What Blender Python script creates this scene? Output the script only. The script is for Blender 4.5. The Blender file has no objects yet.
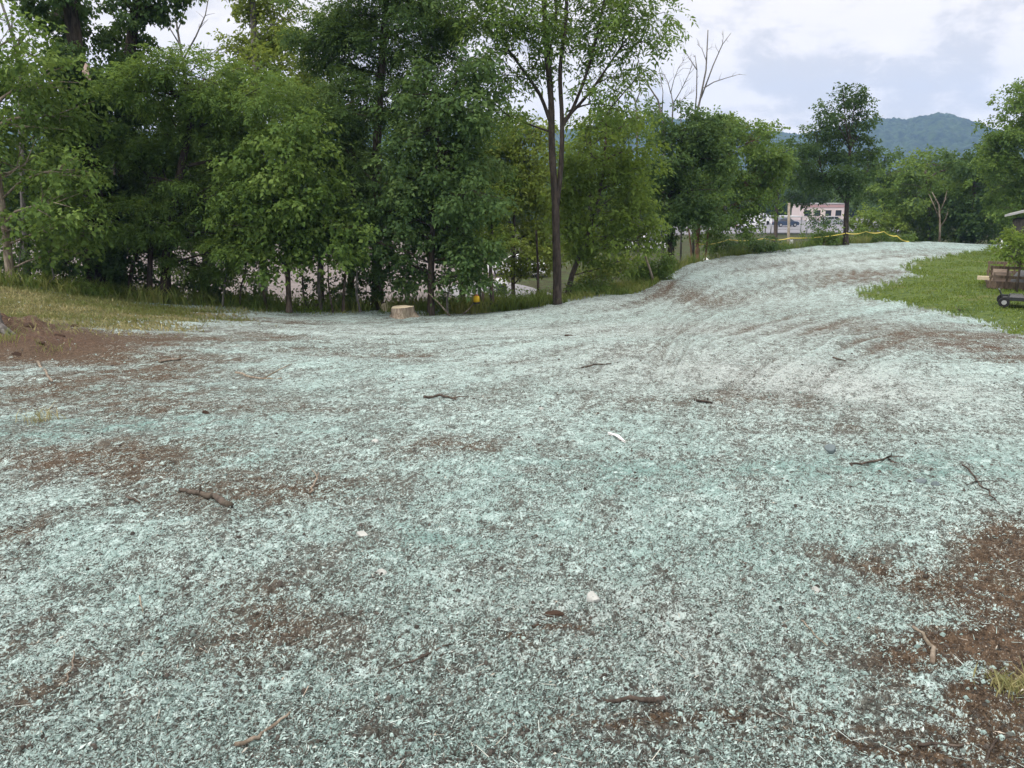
import bpy, math, random
import numpy as np
from mathutils import Vector

R = np.random.RandomState
rad = math.radians
SC = bpy.context.scene
COL = SC.collection

# ------------------------------------------------------------------ camera model
F = 773.0; CX, CY = 512.0, 384.0
PITCH = rad(14.0); CAM = np.array([0.0, 0.0, 1.6])
SP, CP = math.sin(PITCH), math.cos(PITCH)

def ray(px, py):
    u = (px-CX)/F; v = (CY-py)/F
    return np.array([u, CP+v*SP, -SP+v*CP])

def P(px, py, D):
    d = ray(px, py); return CAM + d*(D/d[1])

# ------------------------------------------------------------------ noise (numpy)
def _hash(ix, iy, seed):
    h = (ix.astype(np.int64)*374761393 + iy.astype(np.int64)*668265263 + seed*1442695041) & 0x7fffffff
    h = ((h ^ (h >> 13))*1274126177) & 0x7fffffff
    return ((h ^ (h >> 16)) & 0xffff)/65535.0

def vnoise(x, y, seed=0):
    ix = np.floor(x); iy = np.floor(y); fx = x-ix; fy = y-iy
    ix = ix.astype(np.int64); iy = iy.astype(np.int64)
    fx = fx*fx*(3-2*fx); fy = fy*fy*(3-2*fy)
    a = _hash(ix, iy, seed); b = _hash(ix+1, iy, seed); c = _hash(ix, iy+1, seed); d = _hash(ix+1, iy+1, seed)
    return (a*(1-fx)+b*fx)*(1-fy)+(c*(1-fx)+d*fx)*fy - 0.5

def fbm(x, y, seed=0, oct=4):
    s = 0; a = 1.0
    for k in range(oct):
        s = s + a*vnoise(x*2**k+17.3*k, y*2**k-9.1*k, seed+k); a *= 0.5
    return s

def smooth(t): 
    t = np.clip(t, 0, 1); return t*t*(3-2*t)

# ------------------------------------------------------------------ terrain
EDGE = [(-150,275,18.5),(-40,280,19),(0,284,19.5),(50,290,20.3),(100,299,21),(210,308,22),(320,313,22.5),(430,314,23),(500,311,23.5),
        (560,303,24.5),(640,292,27),(665,280,30),(690,265,36),(720,258,40),(780,250,44),(860,243,48),(940,242,50),(1005,245,49),(1100,250,47),(1200,258,45)]
ctrl = [P(*e) for e in EDGE]
ctrl += [P(1024,335,15), P(1000,305,20.5), P(930,290,24), P(990,268,32), P(800,300,25), P(1100,330,18), P(880,262,36), P(760,275,32), P(640,320,20),
         P(0,330,13.5), P(-100,330,13)]
for yy in (-12, -4, 0, 2, 4, 6):
    for xx in (-9, -4.5, 0, 4.5, 9):
        ctrl.append(np.array([xx, yy, -0.07*max(yy, 0)-(0.0)]))
for px in (150, 350, 550): ctrl.append(P(px, 384-F*math.tan(rad(14)-math.atan((1.6+.073*11)/11)), 11))
ctrl = np.array(ctrl)
LAM = 0.02
def _U(r2): return np.where(r2 > 1e-9, r2*np.log(r2+1e-12), 0)
_n = len(ctrl)
_d2 = ((ctrl[:, None, :2]-ctrl[None, :, :2])**2).sum(-1)
_A = np.zeros((_n+3, _n+3)); _A[:_n, :_n] = _U(_d2)+LAM*np.eye(_n)*10
_A[:_n, _n] = 1; _A[:_n, _n+1:] = ctrl[:, :2]; _A[_n:, :_n] = _A[:_n, _n:].T
_w = np.linalg.solve(_A, np.concatenate([ctrl[:, 2], [0, 0, 0]]))
def tps(x, y):
    out = _w[_n]+_w[_n+1]*x+_w[_n+2]*y
    for i in range(_n):
        out = out + _w[i]*_U((x-ctrl[i, 0])**2+(y-ctrl[i, 1])**2)
    return out
_ep = np.array([P(*e) for e in EDGE])
_ephi = np.arctan2(_ep[:, 0], _ep[:, 1]); _er = np.hypot(_ep[:, 0], _ep[:, 1])
VALLEY = -4.5
def edge_r(phi):
    return np.interp(phi, np.concatenate([[-3.2, -1.6], _ephi, [1.0, 1.8, 3.2]]), np.concatenate([[10, 12], _er, [44, 12, 10]]))
def terrain(x, y):
    """smooth landform without the small clods"""
    x = np.asarray(x, float); y = np.asarray(y, float)
    r = np.hypot(x, y); phi = np.arctan2(x, y); Re = edge_r(phi)
    k = np.where(r > Re, Re/np.maximum(r, 1e-6), 1.0)
    z = tps(x*k, y*k)
    W = 13.0
    s = np.clip((r-Re)/W, 0, 1)
    s = s*s*(3-2*s)
    z = z+(VALLEY-z)*s
    return z
def tz(x, y): return float(terrain(np.array([x]), np.array([y]))[0])
def G(px, py, dmax=70):
    """ground point seen at this pixel"""
    d = ray(px, py); t = np.concatenate([np.linspace(1.2, 8, 400), np.linspace(8, dmax, 900)])/d[1]
    q = CAM[None]+d[None]*t[:, None]
    below = q[:, 2] < terrain(q[:, 0], q[:, 1])
    i = int(np.argmax(below)) if below.any() else len(t)-1
    return np.array([q[i, 0], q[i, 1], tz(q[i, 0], q[i, 1])])
def V(px, py):
    """valley floor point under this pixel"""
    d = ray(px, py); return CAM+d*((VALLEY-CAM[2])/d[2])

# ------------------------------------------------------------------ mesh builder
class MB:
    def __init__(s): s.v = []; s.f = []; s.n = 0
    def add(s, v, f):
        s.v.append(np.asarray(v, float).reshape(-1, 3)); 
        for q in f: s.f.append([i+s.n for i in q])
        s.n += len(s.v[-1])
    def box(s, c, size, rz=0.0, taper=1.0, tilt=0.0):
        hx, hy, hz = [a/2 for a in size]
        v = np.array([(x*hx*(taper if z > 0 else 1), y*hy*(taper if z > 0 else 1), z*hz) for z in (-1, 1) for y in (-1, 1) for x in (-1, 1)])
        if tilt:
            ct, st = math.cos(tilt), math.sin(tilt); v = np.stack([v[:, 0], v[:, 1]*ct-v[:, 2]*st, v[:, 1]*st+v[:, 2]*ct], 1)
        cr, sr = math.cos(rz), math.sin(rz)
        v = np.stack([v[:, 0]*cr-v[:, 1]*sr, v[:, 0]*sr+v[:, 1]*cr, v[:, 2]], 1)+np.array(c)
        s.add(v, [(0, 2, 3, 1), (4, 5, 7, 6), (0, 1, 5, 4), (2, 6, 7, 3), (0, 4, 6, 2), (1, 3, 7, 5)])
    def tube(s, pts, rr, sides=8, cap=True, wob=0.0, rng=None):
        pts = np.asarray(pts, float); n = len(pts)
        rr = np.broadcast_to(np.asarray(rr, float), (n,))
        t = np.gradient(pts, axis=0) if n > 2 else np.repeat((pts[1]-pts[0])[None], n, 0)
        t /= np.linalg.norm(t, axis=1)[:, None]+1e-12
        a = np.array([1.0, 0, 0]) if abs(t[0][0]) < .8 else np.array([0, 1.0, 0])
        vs = []
        ang = np.arange(sides)*2*math.pi/sides
        for i in range(n):
            a = a-t[i]*np.dot(a, t[i]); a /= np.linalg.norm(a)+1e-12
            b = np.cross(t[i], a)
            w = 1.0 if not wob else 1+wob*(rng.rand(sides)-.5)
            vs.append(pts[i]+(np.cos(ang)*rr[i]*w)[:, None]*a+(np.sin(ang)*rr[i]*w)[:, None]*b)
        f = []
        for i in range(n-1):
            for k in range(sides):
                k2 = (k+1) % sides
                f.append((i*sides+k, i*sides+k2, (i+1)*sides+k2, (i+1)*sides+k))
        if cap: f.append(tuple(range(sides-1, -1, -1))); f.append(tuple((n-1)*sides+k for k in range(sides)))
        s.add(np.concatenate(vs), f)
    def prism(s, poly, y0, y1, inset=None, axis=1):
        """poly (a,z) outline extruded along an axis"""
        n = len(poly); v = []
        for yy in (y0, y1):
            for (a, z) in poly: v.append((a, yy, z) if axis == 1 else (yy, a, z))
        s.add(v, [tuple(range(n)), tuple(range(2*n-1, n-1, -1))]+[(i, n+i, n+(i+1) % n, (i+1) % n) for i in range(n)])
    def build(s, name, m, parent=None, smooth=False, off=None):
        me = bpy.data.meshes.new(name)
        v = np.concatenate(s.v)
        if off is not None: v = v-np.asarray(off)
        me.from_pydata([tuple(q) for q in v], [], s.f); me.update()
        import bmesh
        bm = bmesh.new(); bm.from_mesh(me); bmesh.ops.recalc_face_normals(bm, faces=bm.faces); bm.to_mesh(me); bm.free()
        if smooth: me.polygons.foreach_set('use_smooth', [True]*len(me.polygons))
        return link(name, me, m, parent)

def link(name, me, m, parent=None):
    o = bpy.data.objects.new(name, me); COL.objects.link(o)
    if m: me.materials.append(m)
    if parent: o.parent = parent
    return o

def quads(name, v, m, parent=None, attrs=None, smooth=False):
    """v: (N,4,3) quads; fast build; attrs: name -> (N,) face values"""
    n = len(v); me = bpy.data.meshes.new(name)
    me.vertices.add(n*4); me.vertices.foreach_set('co', np.ascontiguousarray(v, dtype=np.float32).ravel())
    me.loops.add(n*4); me.loops.foreach_set('vertex_index', np.arange(n*4, dtype=np.int32))
    me.polygons.add(n); me.polygons.foreach_set('loop_start', np.arange(n, dtype=np.int32)*4)
    me.polygons.foreach_set('loop_total', np.full(n, 4, dtype=np.int32))
    for k, a in (attrs or {}).items():
        at = me.attributes.new(k, 'FLOAT', 'FACE'); at.data.foreach_set('value', np.asarray(a, dtype=np.float32))
    me.update(calc_edges=True)
    return link(name, me, m, parent)

def tag(o, label=None, cat=None, group=None, kind=None):
    if label: o['label'] = label
    if cat: o['category'] = cat
    if group: o['group'] = group
    if kind: o['kind'] = kind
    return o
def empty(name, loc, label, cat, group=None, rz=0.0):
    o = bpy.data.objects.new(name, None); COL.objects.link(o); o.location = tuple(loc); o.rotation_euler = (0, 0, rz)
    o.empty_display_size = .1
    return tag(o, label, cat, group)

# ------------------------------------------------------------------ materials
class NT:
    def __init__(s, name):
        s.m = bpy.data.materials.new(name); s.m.use_nodes = True; s.t = s.m.node_tree; s.t.nodes.clear()
        s.out = s.N('ShaderNodeOutputMaterial')
    def N(s, typ, **kw):
        n = s.t.nodes.new(typ)
        for k, v in kw.items(): setattr(n, k, v)
        return n
    def put(s, sock, val):
        if isinstance(val, bpy.types.NodeSocket): s.t.links.new(val, sock)
        elif val is not None:
            if isinstance(val, (tuple, list)) and len(val) == 3 and sock.type == 'RGBA': val = (*val, 1)
            sock.default_value = val
    def noise(s, vec, scale, detail=3, rough=.55, dist=0.0):
        n = s.N('ShaderNodeTexNoise'); s.put(n.inputs['Vector'], vec); n.inputs['Scale'].default_value = scale
        n.inputs['Detail'].default_value = detail; n.inputs['Roughness'].default_value = rough; n.inputs['Distortion'].default_value = dist
        return n.outputs['Fac']
    def math(s, op, a, b=None, c=None, clamp=False):
        n = s.N('ShaderNodeMath', operation=op, use_clamp=clamp); s.put(n.inputs[0], a)
        if b is not None: s.put(n.inputs[1], b)
        if c is not None: s.put(n.inputs[2], c)
        return n.outputs[0]
    def step(s, x, lo, hi, a=0.0, b=1.0):
        n = s.N('ShaderNodeMapRange', interpolation_type='SMOOTHSTEP'); s.put(n.inputs['Value'], x)
        n.inputs['From Min'].default_value = lo; n.inputs['From Max'].default_value = hi
        n.inputs['To Min'].default_value = a; n.inputs['To Max'].default_value = b
        return n.outputs['Result']
    def mix(s, f, a, b):
        n = s.N('ShaderNodeMix', data_type='RGBA'); s.put(n.inputs[0], f); s.put(n.inputs[6], a); s.put(n.inputs[7], b); return n.outputs[2]
    def ramp(s, f, stops):
        n = s.N('ShaderNodeValToRGB'); s.put(n.inputs[0], f); e = n.color_ramp.elements
        while len(e) < len(stops): e.new(.5)
        for q, (p, c) in zip(e, stops): q.position = p; q.color = (*c, 1)
        return n.outputs[0]
    def attr(s, name, out='Fac'):
        n = s.N('ShaderNodeAttribute', attribute_name=name); return n.outputs[out]
    def coord(s, scale=None, which='Object'):
        c = s.N('ShaderNodeTexCoord').outputs[which]
        if scale is None: return c
        n = s.N('ShaderNodeMapping'); s.put(n.inputs['Vector'], c); n.inputs['Scale'].default_value = scale; return n.outputs[0]
    def rcoord(s, scale, rz):
        n = s.N('ShaderNodeMapping'); s.put(n.inputs['Vector'], s.coord()); n.inputs['Rotation'].default_value = (0, 0, rz)
        m = s.N('ShaderNodeMapping'); s.put(m.inputs['Vector'], n.outputs[0]); m.inputs['Scale'].default_value = scale; return m.outputs[0]
    def bump(s, h, strength=.5, dist=.01):
        n = s.N('ShaderNodeBump'); s.put(n.inputs['Height'], h); n.inputs['Strength'].default_value = strength; n.inputs['Distance'].default_value = dist
        return n.outputs[0]
    def pbr(s, col, rough=.8, spec=.3, normal=None, metal=0.0):
        n = s.N('ShaderNodeBsdfPrincipled'); s.put(n.inputs['Base Color'], col); s.put(n.inputs['Roughness'], rough)
        n.inputs['Specular IOR Level'].default_value = spec; n.inputs['Metallic'].default_value = metal
        if normal is not None: s.put(n.inputs['Normal'], normal)
        return n.outputs[0]
    def done(s, sh): s.t.links.new(sh, s.out.inputs['Surface']); return s.m

def plain(name, c, rough=.7, spec=.3, var=.25, scale=6, metal=0.0, bump=.15):
    t = NT(name); co = t.coord(); n = t.noise(co, scale, 5, .6)
    col = t.mix(n, tuple(q*(1-var) for q in c), tuple(min(1, q*(1+var)) for q in c))
    return t.done(t.pbr(col, rough, spec, t.bump(t.noise(co, scale*6, 3), bump, .01), metal))

def leaf_mat(name, dark, mid, light, trans=.42):
    t = NT(name); ti = t.attr('tint')
    col = t.ramp(ti, [(0, dark), (.5, mid), (1, light)])
    p = t.pbr(col, .6, .10)
    tr = t.N('ShaderNodeBsdfTranslucent'); t.put(tr.inputs['Color'], t.mix(.5, col, tuple(min(1, q*1.3) for q in (light[0], light[1], light[2]*.6))))
    mx = t.N('ShaderNodeMixShader'); mx.inputs[0].default_value = trans
    t.t.links.new(p, mx.inputs[1]); t.t.links.new(tr.outputs[0], mx.inputs[2])
    return t.done(mx.outputs[0])

def bark_mat(name, a, b, sc=14):
    t = NT(name); co = t.coord((1, 1, .22)); n = t.noise(co, sc, 6, .7, .4); big = t.noise(t.coord(), 2.2, 3)
    col = t.mix(t.step(n, .35, .68), a, b); col = t.mix(t.step(big, .5, .75, 0, .5), col, tuple(q*.75+.01 for q in (b[0]*.8, b[1]*.9, b[2]*.75)))
    return t.done(t.pbr(col, .9, .15, t.bump(n, .8, .02)))

M = {}
M['bark'] = bark_mat('bark', (.035, .027, .022), (.13, .105, .085))
M['bark_dark'] = bark_mat('bark_dark', (.022, .018, .015), (.075, .06, .05))
M['bark_pale'] = bark_mat('bark_pale', (.12, .095, .07), (.33, .28, .22))
M['bark_grey'] = bark_mat('bark_grey', (.07, .065, .06), (.22, .205, .19))
M['bark_red'] = bark_mat('bark_red', (.08, .045, .028), (.22, .14, .09))
M['cut'] = plain('cut_wood', (.58, .50, .35), .8, .2, .25, 9)
M['torn'] = plain('torn_wood', (.48, .37, .32), .85, .15, .3, 12)
L = {
 'green':  leaf_mat('leaf_green', (.045, .082, .022), (.095, .165, .040), (.19, .27, .068)),
 'dark':   leaf_mat('leaf_dark', (.030, .058, .022), (.062, .115, .038), (.125, .19, .058)),
 'blue':   leaf_mat('leaf_bluish', (.038, .074, .028), (.080, .142, .048), (.155, .23, .078)),
 'light':  leaf_mat('leaf_light', (.070, .115, .024), (.14, .215, .045), (.25, .33, .075)),
 'yellow': leaf_mat('leaf_yellowish', (.080, .12, .025), (.165, .225, .045), (.28, .33, .08)),
 'far':    leaf_mat('leaf_far', (.035, .065, .024), (.072, .128, .042), (.14, .20, .062)),
 'dry':    leaf_mat('leaf_dry', (.06, .035, .018), (.14, .085, .04), (.25, .18, .09), .2),
}

# ------------------------------------------------------------------ leaves
COVER = 1.55
def unit(a): return a/(np.linalg.norm(a, axis=-1, keepdims=True)+1e-9)

def spray_quads(pos, axis, kind, l, w, rng, tint):
    """pos, axis (N,3): one leafy twig each -> quads, tints"""
    n = len(pos)
    up = np.tile([0, 0, 1.0], (n, 1))+rng.normal(0, .35, (n, 3))
    s = unit(np.cross(axis, up)); nn = unit(np.cross(s, axis))
    if kind == 'pinnate': m = 9; Ls = l*3.4
    elif kind == 'ivy': m = 5; Ls = l*1.6
    else: m = 6; Ls = l*2.6
    out = []; tt = []
    for j in range(m):
        side = 1 if j % 2 else -1
        t = (0.18+0.82*(j+.5)/m)
        if j == m-1: side = 0
        sc = (0.55+.85*rng.rand(n))[:, None]
        fwd = .55 if kind == 'pinnate' else rng.uniform(.1, .9, (n, 1))
        d = unit(s*side*1.0+axis*(fwd if side else 1.0)+nn*rng.normal(-.25 if kind != 'ivy' else -.6, .35, (n, 1)))
        ln = unit(nn+rng.normal(0, .45 if kind == 'pinnate' else .6, (n, 3)))
        ws = unit(np.cross(d, ln))
        b = pos+axis*(t*Ls)-np.array([0, 0, 1.0])*(t*t*Ls*.35)
        if kind != 'pinnate': b = b+rng.normal(0, l*.35, (n, 3))
        ll = l*sc; ww = w*sc
        fold = ln*(ww*.22)
        mid = b+d*ll*(.42 if kind == 'pinnate' else .38)
        q = np.stack([b, mid+ws*ww*.5+fold, b+d*ll-np.array([0, 0, 1.0])*ll*.12, mid-ws*ww*.5+fold], 1)
        out.append(q); tt.append(np.clip(tint+rng.normal(0, .13, n), 0, 1))
    return np.concatenate(out), np.concatenate(tt)

def make_tree(name, label, cat, base, trunk, trunk_r, pads, kind='simple', l=.12, w=.09, cover=3.0, mat='green', bark='bark',
              seed=0, limbs=True, group=None, sub_r=.38, droop=.35, tint0=.45, stems=(), fill=.45, parent_extra=None, limb_r=None):
    """base: world point; trunk/stems: lists of world points; pads: (center world, (rx,ry,rz))"""
    rng = R(seed+11); base = np.asarray(base, float)
    root = empty(name, base, label, cat, group)
    mb = MB()
    def curve(pts, n=None):
        pts = np.asarray(pts, float)
        if len(pts) < 3: return pts
        k = np.linspace(0, len(pts)-1, (len(pts)-1)*4+1); i = np.arange(len(pts))
        return np.stack([np.interp(k, i, pts[:, a]) for a in range(3)], 1) if len(pts) < 3 else _cr(pts, k)
    def _cr(p, k):
        i = np.clip(np.floor(k).astype(int), 0, len(p)-2); f = (k-i)[:, None]
        p0 = p[np.clip(i-1, 0, None)]; p1 = p[i]; p2 = p[i+1]; p3 = p[np.clip(i+2, None, len(p)-1)]
        return .5*((2*p1)+(-p0+p2)*f+(2*p0-5*p1+4*p2-p3)*f*f+(-p0+3*p1-3*p2+p3)*f**3)
    tc = curve(trunk)
    if len(tc):
        rr = np.linspace(trunk_r, trunk_r*.45, len(tc)); rr[0] *= 1.45; 
        if len(rr) > 3: rr[1] *= 1.12
        mb.tube(tc, rr, 10, wob=.16, rng=rng)
    allp = [tc]; 
    for (sp, r0, r1) in stems:
        c = curve(sp); mb.tube(c, np.linspace(r0, r1, len(c)), 7, wob=.1, rng=rng); allp.append(c)
    tp = np.concatenate(allp)
    Q = []; T = []
    for (c, rr) in pads:
        c = np.asarray(c, float); rr = np.asarray(rr, float)
        D = max(2.0, c[1]-CAM[1])
        area = math.pi*rr[0]*rr[2]; la = .5*l*w
        nl = COVER*cover*area/la
        m = {'pinnate': 9, 'ivy': 5}.get(kind, 6)
        ns = max(8, int(nl/m)); mean = float(rr.mean()); rs = sub_r*mean
        nsub = max(6, int(fill*mean**2/rs**2*6))
        dirs = unit(rng.normal(0, 1, (nsub, 3))); dirs[:, 2] = dirs[:, 2]*.9+.08
        rad_ = rng.rand(nsub, 1)**.42; outl = rng.rand(nsub, 1) < .22
        rad_ = np.where(outl, rng.uniform(1.0, 1.45, (nsub, 1)), rad_)
        sub = c+dirs*rad_*rr
        srad = rs*rng.uniform(.45, 1.3, nsub)*np.where(outl[:, 0], .6, 1); stint = np.clip(tint0+rng.normal(0, .18, nsub), .03, .97)
        wgt = srad**2; wgt /= wgt.sum()
        idx = rng.choice(nsub, ns, p=wgt)
        off = unit(rng.normal(0, 1, (ns, 3))+np.array([0, 0, .25]))*(rng.rand(ns, 1)**.4)*srad[idx][:, None]*np.array([1, 1, .5])
        pos = sub[idx]+off
        ax = unit((pos-c)/mean*.5+off/srad[idx][:, None]*.7+rng.normal(0, .45, (ns, 3))*np.array([1, 1, .6])+np.array([0, 0, -droop]))
        q, t = spray_quads(pos, ax, kind, l, w, rng, stint[idx]); Q.append(q); T.append(t)
        if limbs and len(tp):
            dv = c-tp; dist = np.linalg.norm(dv, axis=1)+2.0*np.maximum(0, .25*np.hypot(dv[:, 0], dv[:, 1])-dv[:, 2])
            a = tp[int(np.argmin(dist))]
            mid = (a+c)/2+np.array([0, 0, .12*np.linalg.norm(c-a)])+rng.normal(0, .06, 3)*np.linalg.norm(c-a)
            k = np.linspace(0, 1, 7)[:, None]
            path = (1-k)**2*a+2*k*(1-k)*mid+k*k*c; path[1:-1] += rng.normal(0, .03, (5, 3))*mean
            lr = limb_r or max(.018, min(trunk_r*.42, .05*mean))
            mb.tube(path, np.linspace(lr, lr*.4, 7), 6)
            for j in rng.choice(nsub, min(nsub, 9), replace=False):
                s0 = path[rng.randint(3, 7)]; e = sub[j]; mm = (s0+e)/2+rng.normal(0, .06, 3)*mean
                mb.tube([s0, mm, e], [lr*.34, lr*.24, lr*.1], 4, cap=False)
    if mb.n: mb.build('trunk', M[bark], root, True, base)
    if Q:
        Q = np.concatenate(Q)-base; T = np.concatenate(T)
        quads('crown', Q, L[mat], root, {'tint': T})
    return root

def PADS(lst, D, dj=.8, seed=0, depth=1.0):
    rng = R(seed+3); out = []
    for q in lst:
        px, py, rx, ry = q[:4]; d = D+(q[4] if len(q) > 4 else rng.uniform(-dj, dj))
        c = P(px, py, d); s = d/F
        out.append((c, (rx*s, (rx+ry)/2*s*depth, ry*s)))
    return out
def TP(lst, D): return [P(q[0], q[1], D+(q[2] if len(q) > 2 else 0)) for q in lst]
def root_at(px, py, D):
    p = P(px, py, D); p[2] = tz(p[0], p[1]); return p
def tree_px(name, label, cat, trunk_px, D, r, pads_px, seed=0, stems=(), depth=1.0, dj=.8, **kw):
    tr = TP(trunk_px, D); b = tr[0].copy(); b[2] = tz(b[0], b[1])
    tr = [b-np.array([0, 0, .12])]+tr[1:]
    st = [(TP(s[0], D), s[1], s[2]) for s in stems]
    return make_tree(name, label, cat, b, tr, r, PADS(pads_px, D, dj, seed, depth), seed=seed, stems=st, **kw)
# ------------------------------------------------------------------ ground sheet
def gauss_px(x, y, lst):
    """ground patches: (px,py,half-width m across, half-width m away, weight, angle)"""
    s = np.zeros_like(x)
    for (px, py, a, b, w, *rz) in lst:
        c = G(px, py); dx, dy = x-c[0], y-c[1]
        an = rad(rz[0]) if rz else 0; ca, sa = math.cos(an), math.sin(an)
        u = (dx*ca+dy*sa)/a; v = (-dx*sa+dy*ca)/b
        s = s+w*np.exp(-.5*(u*u+v*v))
    return s
LAWN_EDGE = [(860, 297), (905, 303), (950, 313), (1000, 326), (1030, 336), (1120, 362), (1300, 400), (1500, 330), (1300, 262), (1100, 250), (1012, 248), (985, 249), (950, 255), (918, 261), (905, 268), (925, 276), (900, 283), (880, 288)]
_lawn = np.array([G(*q)[:2] for q in LAWN_EDGE])
def inside(poly, x, y):
    c = np.zeros(x.shape, bool); n = len(poly); j = n-1
    for i in range(n):
        xi, yi = poly[i]; xj, yj = poly[j]
        hit = ((yi > y) != (yj > y)) & (x < (xj-xi)*(y-yi)/(yj-yi+1e-12)+xi)
        c ^= hit; j = i
    return c
def rng_j(x): return R(123).normal(0, 1, len(x))      # ragged fringe
def lawn_mask(x, y):
    j = rng_j(x); wx = x+fbm(x*.7, y*.7, 5, 4)*.45+j*.16; wy = y+fbm(x*.7, y*.7, 9, 4)*.7+j[::-1]*.25
    return inside(_lawn, wx, wy)
BANK = [(-200, 283), (-40, 281), (0, 284), (50, 291), (100, 300), (210, 309), (250, 312), (205, 321), (165, 331), (100, 332), (60, 326), (30, 325), (-30, 326), (-200, 330)]
_bank = np.array([(P(px, py, 22.5) if py < 300 and px < 0 else G(px, py))[:2] for px, py in BANK])
def bank_mask(x, y):
    j = rng_j(x); wx = x+fbm(x*.9, y*.9, 15, 4)*1.0+j*.5; wy = y+fbm(x*.9, y*.9, 19, 4)*1.4+j[::-1]*.8
    return inside(_bank, wx, wy)
SOIL = [(1030, 600, 0.36, 0.4, 0.75),
 (1030, 655, 0.36, 0.22, 0.75),
 (1040, 730, 0.34, 0.16, 0.75),
 (955, 635, 0.18, 0.08, 0.55),
 (1000, 690, 0.12, 0.06, 0.35),
 (930, 690, 0.16, 0.05, -0.55),
 (880, 712, 0.2, 0.04, -0.35),
 (960, 668, 0.1, 0.03, -0.5),
 (890, 748, 0.2, 0.04, -0.4),
 (870, 550, 0.28, 0.1, 0.16),
 (940, 560, 0.25, 0.18, 0.2),
 (1020, 540, 0.4, 0.25, 0.4),
 (760, 712, 0.3, 0.05, 0.375),
 (720, 690, 0.2, 0.04, 0.262),
 (830, 752, 0.3, 0.05, 0.375),
 (900, 735, 0.2, 0.04, 0.5),
 (860, 705, 0.25, 0.03, 0.338),
 (-12, 560, 0.12, 0.7, 0.518),
 (5, 650, 0.05, 0.3, 0.3),
 (-20, 730, 0.12, 0.2, 0.36),
 (60, 690, 0.1, 0.06, 0.24),
 (110, 450, 0.9, 0.35, 0.324),
 (60, 470, 0.6, 0.3, 0.324),
 (230, 410, 0.9, 0.3, 0.173),
 (60, 395, 1.6, 0.7, 0.367),
 (170, 360, 0.93, 1.26, 0.203),
 (300, 408, 1.0, 0.4, 0.162),
 (300, 620, 0.35, 0.2, 0.216),
 (250, 600, 0.3, 0.2, 0.216),
 (470, 452, 0.4, 0.2, 0.367),
 (440, 440, 0.6, 0.3, 0.216),
 (560, 622, 0.1, 0.03, 0.6),
 (535, 642, 0.07, 0.025, 0.5),
 (400, 690, 0.2, 0.06, 0.3),
 (370, 730, 0.2, 0.06, 0.315),
 (560, 735, 0.25, 0.05, 0.225),
 (640, 712, 0.2, 0.03, 0.375),
 (740, 405, 1.1, 0.5, 0.24),
 (700, 400, 0.9, 0.5, 0.14),
 (860, 430, 0.7, 0.3, 0.25),
 (990, 350, 1.24, 1.26, 0.432),
 (930, 335, 1.364, 1.47, 0.302),
 (850, 325, 1.364, 1.47, 0.274),
 (800, 312, 1.24, 1.68, 0.18),
 (690, 300, 1.24, 1.47, 0.216),
 (880, 283, 1.612, 2.1, 0.396),
 (860, 272, 1.364, 1.47, 0.288),
 (700, 330, 1.116, 1.05, 0.202),
 (620, 350, 0.744, 1.05, 0.18),
 (200, 335, 1.24, 1.26, 0.259),
 (280, 345, 0.992, 1.26, 0.18),
 (120, 345, 1.24, 1.47, 0.259),
 (670, 288, 0.93, 2.52, 0.36),
 (400, 350, 1.24, 1.05, 0.18),
 (500, 400, 0.7, 0.4, 0.15),
 (240, 500, 0.5, 0.3, 0.27),
 (320, 480, 0.5, 0.3, 0.27),
 (230, 320, 1.55, 1.05, 0.288),
 (350, 325, 1.55, 0.84, 0.18),
 (12, 345, 1.1, 0.8, 1.3),
 (40, 352, 0.7, 0.4, 0.5),
 (0, 328, 1.0, 0.9, 1.3),
 (760, 265, 1.86, 2.1, 0.18),
 (930, 256, 1.86, 2.1, 0.18),
 (70, 345, 0.62, 1.05, 0.324),
 (20, 420, 1.0, 0.6, 0.28),
 (100, 380, 1.4, 0.6, 0.22),
 (180, 470, 0.8, 0.4, 0.2),
 (330, 560, 0.5, 0.3, 0.15),
 (200, 650, 0.4, 0.2, 0.2),
 (480, 640, 0.3, 0.1, 0.2)]   # bare soil patches in the sprayed mulch
RED = [(15, 342, 1.0, .7, .45), (50, 348, .8, .5, .3), (0, 330, .8, .7, .35), (1000, 352, 1.6, .5, .45), (960, 345, 1.4, .4, .2), (1010, 640, .4, .3, .12)]
TEAL = [(160, 425, .9, .5, .8), (30, 435, .5, .3, .8), (230, 455, .5, .3, .6), (420, 540, .35, .25, .8), (620, 480, .5, .4, .4), (700, 560, .5, .3, .45), (560, 470, .7, .5, .4), (870, 470, .9, .3, .5), (940, 470, .5, .3, .5), (330, 740, .2, .1, .5), (450, 755, .2, .06, .6), (130, 395, .8, .4, .5), (760, 470, .8, .4, .3)]
PALE = [(600, 300, 6, 3, .6), (800, 262, 6, 5, .7), (300, 330, 5, 2, .45), (690, 360, 2.2, 1.8, .7), (760, 330, 2.5, 2, .6), (620, 620, .45, .3, .6), (880, 400, 1.4, 1, .5), (780, 380, 1.6, 1, .5), (520, 330, 3, 1.5, .3), (690, 690, .2, .12, .4)]

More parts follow.
